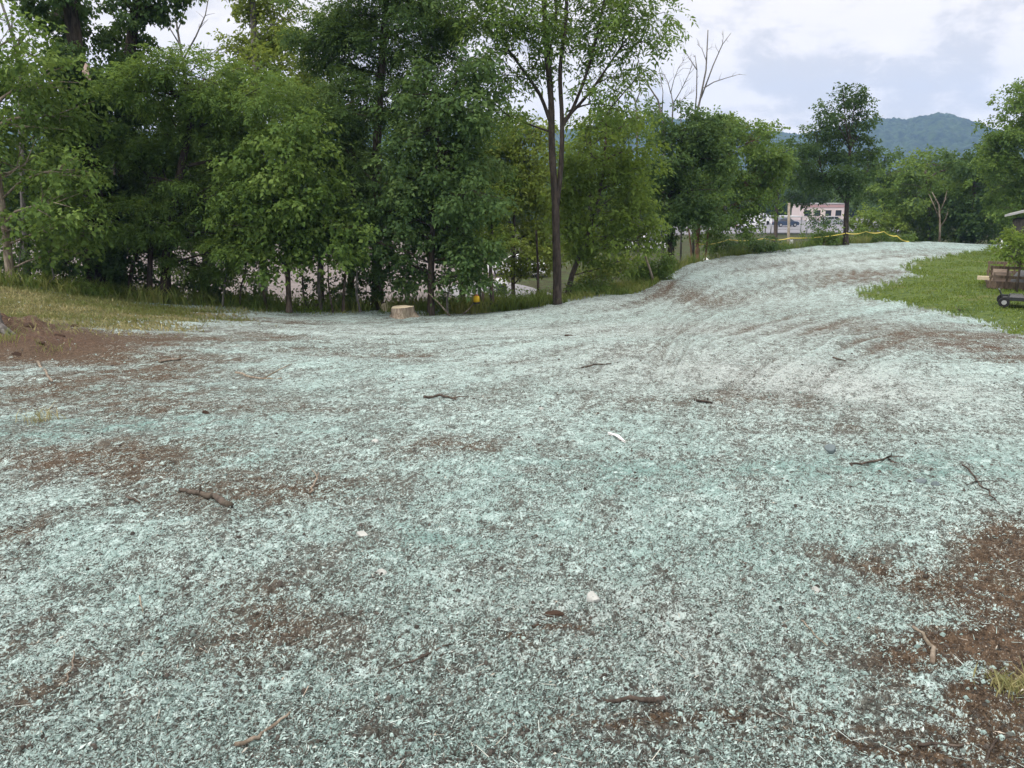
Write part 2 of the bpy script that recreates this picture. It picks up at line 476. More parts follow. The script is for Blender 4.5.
def track(x, y):
    r = np.hypot(x, y); ph = np.arctan2(x, y); d = edge_r(ph)-r
    return smooth((r-6)/6)*(fbm(d*1.15, ph*7+3, 141, 4)+.6*fbm(d*3.1, ph*9, 145, 3))*.8
def cover_at(x, y):
    wx = x+.35*fbm(x*1.3, y*1.3, 101, 4)+.10*fbm(x*6, y*6, 103, 3); wy = y+.5*fbm(x*1.3, y*1.3, 105, 4)+.14*fbm(x*6, y*6, 107, 3)
    c = 1.0-gauss_px(wx, wy, SOIL)+.55*track(x, y)
    return c
def micro(x, y, r):
    """clods and mulch relief, faded where the grid is too coarse to carry it"""
    f = lambda a, b: 1-smooth((r-a)/(b-a))
    h = .055*fbm(x*.55, y*.75, 31, 3)
    h = h+.050*np.abs(fbm(x*1.7+.3*y, y*2.4, 41, 4))*f(12, 30)
    h = h+.026*fbm(x*6, y*6, 51, 3)*f(7, 14)
    h = h+.030*np.abs(fbm(x*17, y*17, 61, 3))*f(4.5, 9)
    h = h+.016*fbm(x*46, y*46, 71, 2)*f(3, 5.5)
    return h+.07*track(x, y)
def ground_z(x, y):
    x = np.asarray(x, float); y = np.asarray(y, float); r = np.hypot(x, y)
    z = terrain(x, y)+micro(x, y, r)*(1-smooth((r-50)/15))
    z = z+.16*gauss_px(x, y, [(4, 335, .75, .55, 1.0), (45, 348, .9, .6, .55), (-25, 330, .8, .6, .7)])*(1+1.1*fbm(x*3, y*3, 81, 4))
    z = z+.10*gauss_px(x, y, [(830, 285, 3, 1.5, 1), (700, 345, 3, .8, .7), (900, 370, 2.5, .5, .6), (760, 420, 1.2, .4, .5)])
    return z
def GZ(px, py):
    p = G(px, py); p[2] = float(ground_z(np.array([p[0]]), np.array([p[1]]))[0]); return p

LOT = np.array([V(*q)[:2] for q in [(-60, 306), (60, 305), (200, 304), (320, 303), (430, 300), (500, 294), (500, 262), (505, 246), (420, 238), (250, 236), (100, 238), (-100, 240)]])
def build_ground():
    az = np.radians(np.concatenate([np.linspace(-180, -60, 30)[:-1], np.linspace(-60, -42, 40)[:-1], np.linspace(-42, 42, 880), np.linspace(42, 60, 40)[1:], np.linspace(60, 180, 30)[1:-1]]))
    r1 = 1/np.linspace(1/1.25, 1/62.0, 1000)
    r = np.concatenate([[.02, .3, .6, .9, 1.1], r1, 62*np.exp(np.linspace(0, math.log(1820/62), 60))[1:]])
    A, Rr = np.meshgrid(az, r); X = (Rr*np.sin(A)).ravel(); Y = (Rr*np.cos(A)).ravel()
    Z = ground_z(X, Y)
    na, nr = len(az), len(r)
    me = bpy.data.meshes.new('ground')
    me.vertices.add(na*nr); me.vertices.foreach_set('co', np.stack([X, Y, Z], 1).astype(np.float32).ravel())
    i, j = np.meshgrid(np.arange(nr-1), np.arange(na), indexing='ij'); j2 = (j+1) % na
    q = np.stack([i*na+j, (i+1)*na+j, (i+1)*na+j2, i*na+j2], -1).reshape(-1, 4)[:, ::-1]
    n = len(q)
    me.loops.add(n*4); me.loops.foreach_set('vertex_index', np.ascontiguousarray(q, dtype=np.int32).ravel())
    me.polygons.add(n); me.polygons.foreach_set('loop_start', np.arange(n, dtype=np.int32)*4); me.polygons.foreach_set('loop_total', np.full(n, 4, dtype=np.int32))
    me.polygons.foreach_set('use_smooth', np.ones(n, bool))
    Re = edge_r(np.arctan2(X, Y)); rr = np.hypot(X, Y)
    lawn = lawn_mask(X, Y).astype(float); bank = bank_mask(X, Y).astype(float)
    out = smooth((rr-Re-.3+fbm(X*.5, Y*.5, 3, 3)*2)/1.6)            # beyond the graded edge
    vals = {'cover': np.clip(cover_at(X, Y), -1, 1.2), 'lawn': np.maximum(lawn, 0), 'bank': bank, 'red': np.clip(gauss_px(X, Y, RED), 0, 1.3),
            'teal': np.clip(gauss_px(X, Y, TEAL), 0, 1), 'pale': np.clip(gauss_px(X, Y, PALE), 0, 1), 'wild': out, 'lot': inside(LOT, X+fbm(X*.2, Y*.2, 4, 3)*2, Y+fbm(X*.2, Y*.2, 8, 3)*3).astype(float)*(rr > 40)}
    for k, a in vals.items():
        at = me.attributes.new(k, 'FLOAT', 'POINT'); at.data.foreach_set('value', a.astype(np.float32))
    me.update(calc_edges=True)
    o = link('ground', me, ground_mat()); tag(o, kind='structure'); return o

def ground_mat():
    t = NT('ground'); co = t.coord()
    st = t.rcoord((1.25, .85, 1.0), .45)
    n1 = t.noise(st, 88, 3, .66, .8); n2 = t.noise(st, 27, 4, .64, .7); n3 = t.noise(co, 4.2, 5, .62, .5); n4 = t.noise(co, .8, 5, .62); n5 = t.noise(st, 150, 2, .6)
    streak = t.noise(t.rcoord((2.6, .55, 1), .30), 1.5, 6, .68, .6)
    # soil
    soil = t.mix(t.step(n2, .35, .65), (.038, .027, .018), (.110, .076, .048))
    soil = t.mix(t.step(n1, .52, .72), soil, (.20, .15, .105))
    red = t.mix(t.step(n2, .35, .65), (.048, .028, .020), (.115, .066, .045))
    soil = t.mix(t.math('MULTIPLY', t.attr('red'), 1.0, clamp=True), soil, red)
    soil = t.mix(t.step(n3, .60, .72, 0, .25), soil, (.12, .10, .06))
    film = t.mix(t.step(n2, .3, .7), (.072, .086, .079), (.175, .205, .19))          # soil thinly wetted with the spray
    soil = t.mix(t.step(t.attr('cover'), .45, .95, 0, .62), soil, film)
    # hydroseed mulch
    mul = t.ramp(t.math('ADD', t.math('MULTIPLY', n2, .55), t.math('MULTIPLY', n1, .45)), [(.30, (.11, .172, .158)), (.44, (.24, .345, .32)), (.56, (.37, .475, .445)), (.70, (.60, .675, .648))])
    mul = t.mix(t.step(n4, .42, .62, 0, .55), mul, t.mix(n2, (.14, .235, .215), (.35, .475, .44)))
    mul = t.mix(t.math('MULTIPLY', t.math('MULTIPLY', t.attr('teal'), .9), t.step(n3, .3, .62), clamp=True), mul, t.mix(n1, (.07, .155, .14), (.22, .37, .335)))
    clump = t.noise(st, 11.5, 5, .66, .8)
    mul = t.mix(t.step(clump, .53, .64, 0, .55), mul, t.mix(n1, (.42, .56, .53), (.66, .77, .74)))
    mul = t.mix(t.math('MULTIPLY', t.attr('pale'), .75, clamp=True), mul, t.mix(n1, (.31, .345, .325), (.52, .55, .525)))
    # how much of it lies on the soil
    cv = t.math('ADD', t.math('MULTIPLY', t.attr('cover'), .62), t.math('MULTIPLY', t.math('SUBTRACT', n3, .5), .95))
    cv = t.math('ADD', cv, t.math('MULTIPLY', t.math('SUBTRACT', streak, .5), .8))
    cv = t.math('ADD', cv, t.math('MULTIPLY', t.math('SUBTRACT', n2, .5), 1.3)); cv = t.math('ADD', cv, t.math('MULTIPLY', t.math('SUBTRACT', clump, .5), 1.1))
    cv = t.math('ADD', cv, t.math('MULTIPLY', t.math('SUBTRACT', n1, .5), 2.4))
    mask = t.step(cv, .40, .72)
    col = t.mix(mask, soil, mul)
    # dark pits and pale flecks of wood in it
    col = t.mix(t.step(n5, .30, .38, .75, 0), col, (.05, .04, .035))
    col = t.mix(t.step(n5, .66, .74, 0, .6), col, (.66, .68, .64))
    # grass areas
    gcol = t.mix(t.step(n3, .35, .65), (.045, .075, .018), (.09, .125, .030)); gcol = t.mix(t.step(n4, .55, .7, 0, .6), gcol, (.14, .125, .06))
    col = t.mix(t.attr('lawn'), col, gcol)
    bcol = t.mix(t.step(n3, .38, .62), (.085, .08, .035), (.17, .15, .07)); bcol = t.mix(t.step(n4, .45, .6, 0, .7), bcol, (.075, .085, .03))
    col = t.mix(t.attr('bank'), col, bcol)
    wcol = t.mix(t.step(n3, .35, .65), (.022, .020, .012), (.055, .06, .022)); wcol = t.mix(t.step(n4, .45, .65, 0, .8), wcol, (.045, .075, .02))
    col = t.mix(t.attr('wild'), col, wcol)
    lot = t.mix(t.step(n4, .3, .7), (.135, .118, .112), (.20, .175, .165)); lot = t.mix(t.step(n3, .55, .7, 0, .3), lot, (.2, .18, .17))
    col = t.mix(t.attr('lot'), col, lot)
    h = t.math('ADD', t.math('MULTIPLY', n1, .6), t.math('ADD', t.math('MULTIPLY', n2, 1.0), t.math('MULTIPLY', n5, .3)))
    return t.done(t.pbr(col, .92, .12, t.bump(h, .9, .02)))

def mulch_fibre():
    """the shredded wood fibre of the spray: uncountable small flakes"""
    rng = R(5); n = 620000
    inv = rng.rand(n)*(1/1.5-1/24.0)+1/24.0; r = 1/inv; a = rng.uniform(-rad(41), rad(41), n)
    x, y = r*np.sin(a), r*np.cos(a)
    c = cover_at(x, y)*.62+fbm(x*4.2, y*4.2, 7, 3)*.7+fbm(x*15, y*15, 77, 2)*.8
    kind = rng.rand(n)
    keep = ((c > .42+.25*rng.rand(n)) | (kind > .62)) & ((kind < .62) | (rng.rand(n) < .8))
    x, y, r, c, kind = x[keep], y[keep], r[keep], c[keep], kind[keep]; n = len(x)
    z = ground_z(x, y)+.002
    L_ = rng.gamma(3, .0026, n)+.003; W_ = L_*rng.uniform(.10, .34, n)
    far = 1+.13*np.maximum(0, r-4); L_ *= far; W_ *= far
    an = rng.uniform(0, 2*math.pi, n); tl = rng.normal(0, .35, n)
    d = np.stack([np.cos(an)*np.cos(tl), np.sin(an)*np.cos(tl), np.abs(np.sin(tl))], 1)
    s = np.stack([-np.sin(an), np.cos(an), rng.normal(0, .4, n)], 1)
    p = np.stack([x, y, z], 1); k = rng.normal(0, .25, (n, 1))
    q = np.stack([p, p+d*L_[:, None]*.5+s*W_[:, None]*.5+[0, 0, .003], p+d*L_[:, None]+s*W_[:, None]*k, p+d*L_[:, None]*.5-s*W_[:, None]*.5], 1)
    tint = np.where(kind > .64, rng.uniform(0, .25, n), np.where(kind > .628, rng.uniform(.86, 1, n), np.clip(.55+rng.normal(0, .13, n), .3, .85)))
    t = NT('mulch_fibre')
    col = t.ramp(t.attr('tint'), [(0, (.026, .024, .021)), (.22, (.085, .075, .064)), (.34, (.15, .21, .195)), (.55, (.31, .41, .38)), (.82, (.47, .56, .53)), (1, (.40, .34, .27))])
    # longer shreds of wood and crumbs of soil caught in it
    m = 4200; r = 1/(rng.rand(m)*(1/1.5-1/14.0)+1/14.0); a = rng.uniform(-rad(41), rad(41), m); x, y = r*np.sin(a), r*np.cos(a)
    an = rng.uniform(0, 6.283, m); L2 = rng.uniform(.02, .075, m); d = np.stack([np.cos(an), np.sin(an), rng.normal(0, .08, m)], 1); s = np.stack([-np.sin(an), np.cos(an), 0*an], 1)*(rng.uniform(.0006, .0016, m)*(1+.12*np.maximum(0, r-3)))[:, None]
    p = np.stack([x, y, ground_z(x, y)+.006], 1); bend = s*rng.normal(0, 5, (m, 1)); q2 = np.stack([p-s, p+s, p+d*L2[:, None]+bend+s*.6, p+d*L2[:, None]+bend-s*.6], 1)
    t2 = np.where(rng.rand(m) < .6, rng.uniform(.05, .30, m), rng.uniform(.5, 1, m))
    m = 5200; r = 1/(rng.rand(m)*(1/1.5-1/16.0)+1/16.0); a = rng.uniform(-rad(41), rad(41), m); x, y = r*np.sin(a), r*np.cos(a); sz = np.minimum(rng.gamma(2, .0026, m), .012)+.002+.0006*r
    p = np.stack([x, y, ground_z(x, y)], 1); an = rng.uniform(0, 6.283, m); e1 = np.stack([np.cos(an), np.sin(an), 0*an], 1)*sz[:, None]; e2 = np.stack([-np.sin(an), np.cos(an), 0*an], 1)*(sz*rng.uniform(.6, 1.1, m))[:, None]; up = np.array([0, 0, 1.0])*(sz*rng.uniform(.5, .9, m))[:, None]
    top = p+up; fs = []
    for u, v in ((e1, e2), (e2, -e1), (-e1, -e2), (-e2, e1)): fs.append(np.stack([p+u, p+v, top+v*.45, top+u*.45], 1))
    fs.append(np.stack([top+e1*.45, top+e2*.45, top-e1*.45, top-e2*.45], 1)); q3 = np.concatenate(fs); t3 = np.tile(np.where(rng.rand(m) < .7, rng.uniform(.05, .30, m), rng.uniform(.35, .6, m)), 5)
    q = np.concatenate([q, q2, q3]); tint = np.concatenate([tint, t2, t3])
    o = quads('mulch_fibre', q, t.done(t.pbr(col, .9, .1)), None, {'tint': tint}); tag(o, kind='stuff')

def blades(name, x, y, h, w, m, rng, lean=.35, tint0=.5, base=None, parent=None, z=None):
    n = len(x); z = ground_z(x, y) if z is None else z
    p = np.stack([x, y, z-.01], 1); an = rng.uniform(0, 6.283, n); ln = rng.normal(0, lean, (n, 2))
    s = np.stack([np.cos(an), np.sin(an), 0*an], 1)*w[:, None]/2
    top = p+np.stack([ln[:, 0]*h, ln[:, 1]*h, h], 1); mid = p+np.stack([ln[:, 0]*h*.3, ln[:, 1]*h*.3, h*.58], 1)
    q = np.stack([p-s, p+s, mid+s*.75, top], 1)
    q2 = np.stack([p-s, mid+s*.75, top, mid-s*.75], 1)
    q = np.stack([p-s*.8, p+s*.8, mid+s, mid-s], 1); q2 = np.stack([mid-s, mid+s, top+s*.12, top-s*.12], 1)
    Q = np.concatenate([q, q2]); 
    if base is not None: Q = Q-np.asarray(base)
    tt = np.clip(tint0+rng.normal(0, .2, n), 0, 1)
    return quads(name, Q, m, parent, {'tint': np.concatenate([tt, tt])})

G_LAWN = leaf_mat('grass_lawn', (.058, .098, .018), (.112, .172, .030), (.20, .235, .065), .3)
G_DRY = leaf_mat('grass_dry', (.085, .115, .03), (.165, .175, .075), (.37, .325, .17), .3)
G_WEED = leaf_mat('grass_weed', (.05, .085, .02), (.11, .17, .038), (.24, .25, .08), .3)
def in_poly_pts(mask_fn, box, n, rng):
    x0, x1, y0, y1 = box; x = rng.uniform(x0, x1, n); y = rng.uniform(y0, y1, n); k = mask_fn(x, y); return x[k], y[k]
def build_grass():
    rng = R(8)
    x, y = in_poly_pts(lawn_mask, (7, 34, 13, 50), 260000, rng)
    k = rng.rand(len(x)) < np.clip(.5+1.2*fbm(x*1.2, y*1.2, 33, 3), .15, 1)*np.clip(22/y, .25, 1); x, y = x[k], y[k]
    r = np.hypot(x, y)
    tag(blades('lawn_grass', x, y, rng.uniform(.03, .085, len(x)), .010+r*.0006, G_LAWN, rng, .5), kind='stuff')
    x, y = in_poly_pts(bank_mask, (-19, -6, 11, 24), 90000, rng)
    k = rng.rand(len(x)) < np.clip(.55+1.6*fbm(x*.9, y*.9, 35, 3), .05, 1); x, y = x[k], y[k]
    hz = .03+.085*rng.rand(len(x))**2+.07*smooth((y-17.5)/4)*rng.rand(len(x))
    g = fbm(x*.6, y*.6, 36, 2)
    tag(blades('bank_grass', x, y, hz, rng.uniform(.012, .026, len(x)), G_DRY, rng, .6, np.clip(.36-1.1*g-.22*smooth((y-17)/2), .03, .8)), kind='stuff')
    # rough weeds along the far edge of the graded ground
    xs, ys, hs = [], [], []
    def strip(px0, px1, n, off0, off1, h0, h1):
        px = rng.uniform(px0, px1, n); ex = np.array([(e[0], i) for i, e in enumerate(EDGE)])
        ph = np.interp(px, [e[0] for e in EDGE], _ephi); rr = edge_r(ph)+rng.uniform(off0, off1, n)
        xs.append(rr*np.sin(ph)); ys.append(rr*np.cos(ph)); hs.append(rng.uniform(h0, h1, n))
    strip(440, 545, 5200, -.15, 1.6, .12, .50); strip(540, 660, 9000, -.2, 3.4, .06, .28); strip(590, 660, 6000, 2.0, 6.0, .15, .55)
    strip(-40, 110, 1600, -.4, 1.2, .15, .5); strip(90, 440, 6500, .15, 2.2, .10, .55); strip(660, 870, 4200, .4, 2.2, .15, .6); strip(200, 440, 700, -.5, .3, .04, .16)
    x = np.concatenate(xs); y = np.concatenate(ys); h = np.concatenate(hs)
    k = rng.rand(len(x)) < np.clip(.6+1.5*fbm(x*1.0, y*1.0, 39, 3), .05, 1); x, y, h = x[k], y[k], h[k]
    tag(blades('edge_weeds', x, y, h, rng.uniform(.012, .035, len(x)), G_WEED, rng, .45, np.clip(.55+1.0*fbm(x*.8, y*.8, 44, 2), 0, 1)), kind='stuff')

# ------------------------------------------------------------------ hills
def build_mountain():
    prof = [(-500, 150), (-200, 138), (0, 130), (150, 140), (300, 138), (400, 127), (480, 129), (560, 137), (660, 124), (740, 134), (800, 141), (850, 131), (875, 125), (905, 127), (938, 120.5), (960, 125), (990, 136), (1030, 146), (1100, 140), (1300, 128), (1600, 150)]
    pp = np.array([P(a, b, 1500) for a, b in prof]); pphi = np.arctan2(pp[:, 0], pp[:, 1]); ph = pp[:, 2]*1500/np.hypot(pp[:, 0], pp[:, 1])*1.0
    az = np.linspace(pphi[0], pphi[-1], 1100); rr = np.linspace(820, 1790, 190)
    A, Rr = np.meshgrid(az, rr); X = Rr*np.sin(A); Y = Rr*np.cos(A)
    H = np.interp(A, pphi, pp[:, 2]/np.hypot(pp[:, 0], pp[:, 1]))     # tangent of elevation of the crest
    crest = 1500*H*1.0
    s = smooth((Rr-820)/680.0); s2 = 1-smooth((Rr-1510)/400)
    spur = fbm(X*.006, Y*.002, 90, 4)
    Z = VALLEY-2+(crest+6)*np.minimum(s, s2)*(1+.55*spur*(1-s))
    can = np.maximum(vnoise(X/9, Y/9, 92), vnoise(X/7+5, Y/7, 93))+.5
    Z = Z+(can*12+vnoise(X/3.0, Y/3.0, 95)*3)*smooth((s-.02)*12)
    me = bpy.data.meshes.new('wooded_hill'); nr, na = X.shape
    v = np.stack([X, Y, Z], -1).reshape(-1, 3)
    i, j = np.meshgrid(np.arange(nr-1), np.arange(na-1), indexing='ij')
    q = np.stack([i*na+j, i*na+j+1, (i+1)*na+j+1, (i+1)*na+j], -1).reshape(-1, 4); n = len(q)
    me.vertices.add(len(v)); me.vertices.foreach_set('co', v.astype(np.float32).ravel())
    me.loops.add(n*4); me.loops.foreach_set('vertex_index', q.astype(np.int32).ravel())
    me.polygons.add(n); me.polygons.foreach_set('loop_start', np.arange(n, dtype=np.int32)*4); me.polygons.foreach_set('loop_total', np.full(n, 4, dtype=np.int32))
    me.update(calc_edges=True)
    t = NT('hill_forest'); co = t.coord()
    c = t.mix(t.step(t.noise(co, .11, 4, .6), .35, .65), (.010, .022, .012), (.040, .068, .028))
    o = link('hills', me, t.done(t.pbr(c, .9, .1))); tag(o, kind='structure')

def build_haze():
    mb = MB(); mb.box((0, 0, 112), (3700, 3700, 240)); 
    t = NT('haze'); v = t.N('ShaderNodeVolumePrincipled'); v.inputs['Color'].default_value = (.37, .59, 1.0, 1); v.inputs['Density'].default_value = HAZE
    t.t.links.new(v.outputs[0], t.out.inputs['Volume'])
    o = mb.build('haze', t.m); tag(o, kind='stuff')

# ------------------------------------------------------------------ sky, sun, camera
HAZE = .00030
SUN_EL, SUN_AZ = rad(48), rad(-135)      # azimuth measured from +Y towards +X
def build_light():
    w = bpy.data.worlds.new('World'); SC.world = w; w.use_nodes = True; t = w.node_tree; t.nodes.clear()
    N = t.nodes.new; out = N('ShaderNodeOutputWorld'); bg = N('ShaderNodeBackground'); bg.inputs[1].default_value = .1
    sky = N('ShaderNodeTexSky'); sky.sky_type = 'NISHITA'; sky.sun_disc = False; sky.sun_elevation = SUN_EL; sky.sun_rotation = SUN_AZ
    tc = N('ShaderNodeTexCoord'); sep = N('ShaderNodeSeparateXYZ'); t.links.new(tc.outputs['Generated'], sep.inputs[0])
    def math_(op, a, b=None, clamp=False):
        n = N('ShaderNodeMath'); n.operation = op; n.use_clamp = clamp
        for i, q in enumerate((a, b)):
            if q is None: continue
            if isinstance(q, bpy.types.NodeSocket): t.links.new(q, n.inputs[i])
            else: n.inputs[i].default_value = q
        return n.outputs[0]
    zz = math_('ADD', math_('MAXIMUM', sep.outputs[2], 0.0), .11)
    cmb = N('ShaderNodeCombineXYZ'); t.links.new(math_('DIVIDE', sep.outputs[0], zz), cmb.inputs[0]); t.links.new(math_('DIVIDE', sep.outputs[1], zz), cmb.inputs[1])
    def noise(scale, det, rough, dist=0.0, off=(0, 0, 0), st=(1, 1, 1)):
        m = N('ShaderNodeMapping'); m.inputs['Location'].default_value = off; m.inputs['Scale'].default_value = st; t.links.new(cmb.outputs[0], m.inputs[0])
        n = N('ShaderNodeTexNoise'); t.links.new(m.outputs[0], n.inputs['Vector']); n.inputs['Scale'].default_value = scale; n.inputs['Detail'].default_value = det
        n.inputs['Roughness'].default_value = rough; n.inputs['Distortion'].default_value = dist; return n.outputs['Fac']
    def step(x, lo, hi, a=0.0, b=1.0):
        n = N('ShaderNodeMapRange'); n.interpolation_type = 'SMOOTHSTEP'; t.links.new(x, n.inputs['Value'])
        for k, q in zip(('From Min', 'From Max', 'To Min', 'To Max'), (lo, hi, a, b)): n.inputs[k].default_value = q
        return n.outputs['Result']
    def mix(f, a, b):
        n = N('ShaderNodeMix'); n.data_type = 'RGBA'
        for i, q in ((0, f), (6, a), (7, b)):
            if isinstance(q, bpy.types.NodeSocket): t.links.new(q, n.inputs[i])
            else: n.inputs[i].default_value = (*q, 1) if isinstance(q, tuple) else q
        return n.outputs[2]
    def noise3(scale, det_, rough, dist, off, st):
        m = N('ShaderNodeMapping'); m.inputs['Location'].default_value = off; m.inputs['Scale'].default_value = st; t.links.new(tc.outputs['Generated'], m.inputs[0])
        n = N('ShaderNodeTexNoise'); t.links.new(m.outputs[0], n.inputs['Vector']); n.inputs['Scale'].default_value = scale; n.inputs['Detail'].default_value = det_
        n.inputs['Roughness'].default_value = rough; n.inputs['Distortion'].default_value = dist; return n.outputs['Fac']
    big = noise(.8, 8, .58, .35, (1.3, .4, 0)); det = noise3(8.5, 9, .60, .25, (.35, .1, .2), (1, 1, 1.9)); fine = noise3(15, 8, .6, .3, (0, 0, 0), (1, 1, 1.6))
    f = math_('ADD', math_('MULTIPLY', big, .35), math_('MULTIPLY', det, .65))
    low = step(sep.outputs[2], .16, .26, 1.0, .30)                      # grey cumulus bank low over the hills, plain white above
    cloud = mix(step(f, .42, .53), (7.35, 7.15, 7.25), (10.1, 9.5, 9.2))
    cloud = mix(math_('MULTIPLY', step(fine, .5, .70, 0, .6), step(f, .40, .5)), cloud, (11.0, 10.2, 9.8))
    cloud = mix(low, (10.1, 9.5, 9.2), cloud)
    gap = math_('MULTIPLY', step(f, .36, .44, .9, 0), step(sep.outputs[2], 0, .3, .5, 0))
    c = mix(gap, cloud, (7.2, 7.15, 7.5))
    c = mix(.06, c, sky.outputs[0])
    vm = N('ShaderNodeVectorMath'); vm.operation = 'SCALE'; t.links.new(c, vm.inputs[0]); t.links.new(step(sep.outputs[2], .22, .95, .86, 2.2), vm.inputs['Scale']); c = vm.outputs[0]   # an overcast sky is brightest overhead
    t.links.new(c, bg.inputs[0]); t.links.new(bg.outputs[0], out.inputs[0])
    s = bpy.data.lights.new('sun', 'SUN'); s.energy = 1.5; s.angle = rad(14); s.color = (1, .96, .90)
    o = bpy.data.objects.new('sun', s); COL.objects.link(o)
    d = Vector((math.sin(SUN_AZ)*math.cos(SUN_EL), math.cos(SUN_AZ)*math.cos(SUN_EL), math.sin(SUN_EL)))
    o.rotation_euler = d.to_track_quat('Z', 'Y').to_euler(); o.location = (0, 0, 30)
    cam = bpy.data.cameras.new('camera'); cam.sensor_width = 36; cam.lens = 36*F/1024; cam.clip_start = .05; cam.clip_end = 8000
    o = bpy.data.objects.new('camera', cam); COL.objects.link(o); o.location = tuple(CAM); o.rotation_euler = (math.pi/2-PITCH, 0, 0); SC.camera = o
    vs = SC.view_settings; vs.view_transform = 'Standard'; vs.look = 'None'; vs.gamma = 1; vs.use_curve_mapping = False; vs.exposure = 0.5
    SC.render.engine = 'CYCLES'; c = SC.cycles; c.max_bounces = 5; c.diffuse_bounces = 3; c.glossy_bounces = 2; c.transmission_bounces = 3; c.transparent_max_bounces = 4; c.volume_bounces = 0
    c.use_adaptive_sampling = True; c.adaptive_threshold = .015; c.use_denoising = True; c.caustics_reflective = False; c.caustics_refractive = False
    SC.render.resolution_x = 1024; SC.render.resolution_y = 768
# ------------------------------------------------------------------ trees (pixel columns are only the survey: each has its own distance and depth)
def on_valley(px, py): q = V(px, py); q[2] = VALLEY; return q
def build_trees():
    T = tree_px
    # --- the row at the brow of the bank, left to right
    T('young_tree', 'slim leaning tree with a pale brown trunk at the left end of the grassy bank', 'tree', [(11, 284), (7, 245), (1, 200), (-8, 130), (-18, 60)], 20.3, .115,
      [(-12, 55, 45, 38), (35, 85, 42, 32), (60, 118, 40, 28), (5, 125, 45, 30), (25, 165, 50, 30), (72, 170, 28, 20), (-20, 190, 45, 30), (50, 205, 40, 24), (75, 225, 32, 18), (10, 230, 26, 16), (60, 248, 34, 14), (20, 40, 30, 22)],
      seed=1, kind='simple', l=.13, w=.085, cover=1.6, mat='green', bark='bark_pale', tint0=.58)
    r = T('ivy_covered_tree', 'tall ivy smothered tree with a thick dark stem and a torn limb high up', 'tree', [(96, 301), (95, 265), (93, 200), (88, 120), (76, 50), (66, -30)], 23, .36,
      [(66, -12, 30, 30), (72, 28, 26, 30), (80, 70, 28, 28), (55, 10, 24, 20), (92, 110, 38, 34), (95, 155, 42, 36), (92, 200, 46, 34), (95, 238, 44, 26), (40, -5, 24, 20), (110, 262, 30, 14), (60, 262, 28, 14)],
      seed=2, kind='ivy', l=.10, w=.085, cover=2.8, mat='dark', bark='bark_dark', tint0=.42, limb_r=.05)
    mb = MB(); a = P(87, 64, 21.9); b = P(90, 80, 21.9); c = (a+b)/2+np.array([-.07, -.03, 0])
    mb.tube([a, c, b], [.04, .07, .03], 7, wob=.5, rng=R(4)); mb.build('torn_limb_wood', M['torn'], r, False, r.location)
    T('ivy_covered_tree', 'ivy wrapped column of a tree leaning right between two gaps of white sky', 'tree', [(118, 304), (119, 240), (121, 150), (126, 80), (136, 10), (142, -40)], 24.5, .24,
      [(146, -20, 28, 26), (138, 15, 22, 24), (132, 48, 22, 24), (125, 84, 26, 26), (120, 120, 34, 28), (160, 5, 20, 16), (118, 165, 36, 30), (170, -15, 22, 18)],
      seed=3, kind='ivy', l=.10, w=.085, cover=2.8, mat='dark', bark='bark_dark', tint0=.38, limb_r=.05)
    T('leafy_tree', 'broad bushy tree with feathery mid green foliage left of the maple', 'tree', [(166, 306), (166, 270), (172, 220), (185, 150), (200, 90)], 22.6, .17,
      [(165, 92, 44, 32), (208, 80, 40, 26), (248, 108, 46, 34), (185, 135, 50, 36), (240, 158, 46, 34), (150, 178, 48, 32), (205, 195, 48, 28), (260, 195, 34, 28), (150, 218, 42, 24), (205, 232, 44, 22), (140, 250, 36, 16), (195, 262, 44, 15), (245, 250, 36, 18), (150, 66, 26, 18)],
      seed=4, kind='pinnate', l=.115, w=.042, cover=2.6, mat='green', bark='bark_dark', tint0=.44, stems=(([(150, 307), (150, 270), (152, 225)], .10, .06), ([(128, 306), (131, 275), (140, 240)], .07, .04)))
    T('tall_tree', 'tall loose crowned tree with yellowish top behind the bushy tree', 'tree', [(262, 309), (262, 250), (260, 160), (255, 60), (252, -10)], 30, .2,
      [(250, 8, 24, 26), (236, 50, 22, 24), (272, 38, 28, 26), (290, 18, 22, 22), (268, 78, 36, 26), (298, 62, 28, 26), (238, 90, 24, 18), (306, 100, 24, 22), (255, -25, 26, 22)],
      seed=5, kind='simple', l=.14, w=.09, cover=1.9, mat='yellow', bark='bark_grey', tint0=.42)
    T('maple_tree', 'rounded broad leaved maple with light green leaves and a straight slim trunk', 'tree', [(289, 314), (288, 280), (286, 240), (284, 190), (284, 150)], 22.2, .085,
      [(286, 165, 48, 34), (318, 190, 34, 30), (258, 190, 36, 32), (290, 205, 46, 32), (325, 225, 32, 24), (262, 228, 40, 26), (296, 242, 40, 22), (280, 262, 30, 15), (340, 250, 24, 14), (250, 252, 24, 16), (300, 130, 30, 26)],
      seed=6, kind='simple', l=.115, w=.095, cover=2.2, mat='green', bark='bark', tint0=.60, droop=.55)
    T('tall_tree', 'tallest dense tree in the middle row, feathery crown cut off by the frame', 'tree', [(378, 314), (377, 270), (376, 200), (378, 120), (384, 40), (388, -40)], 25, .2,
      [(345, 12, 46, 36), (395, 0, 48, 36), (432, 28, 34, 30), (340, 62, 44, 34), (392, 55, 48, 36), (430, 78, 30, 26), (325, 112, 40, 30), (368, 112, 48, 34), (410, 110, 34, 28), (350, 155, 44, 32), (320, 150, 26, 22), (375, 190, 44, 30), (360, -30, 50, 30), (415, -35, 46, 30), (312, 40, 22, 22), (455, 12, 24, 22)],
      seed=7, kind='pinnate', l=.12, w=.045, cover=2.3, mat='dark', bark='bark', tint0=.62, stems=(([(350, 314), (351, 280), (354, 220), (352, 150)], .13, .07), ))
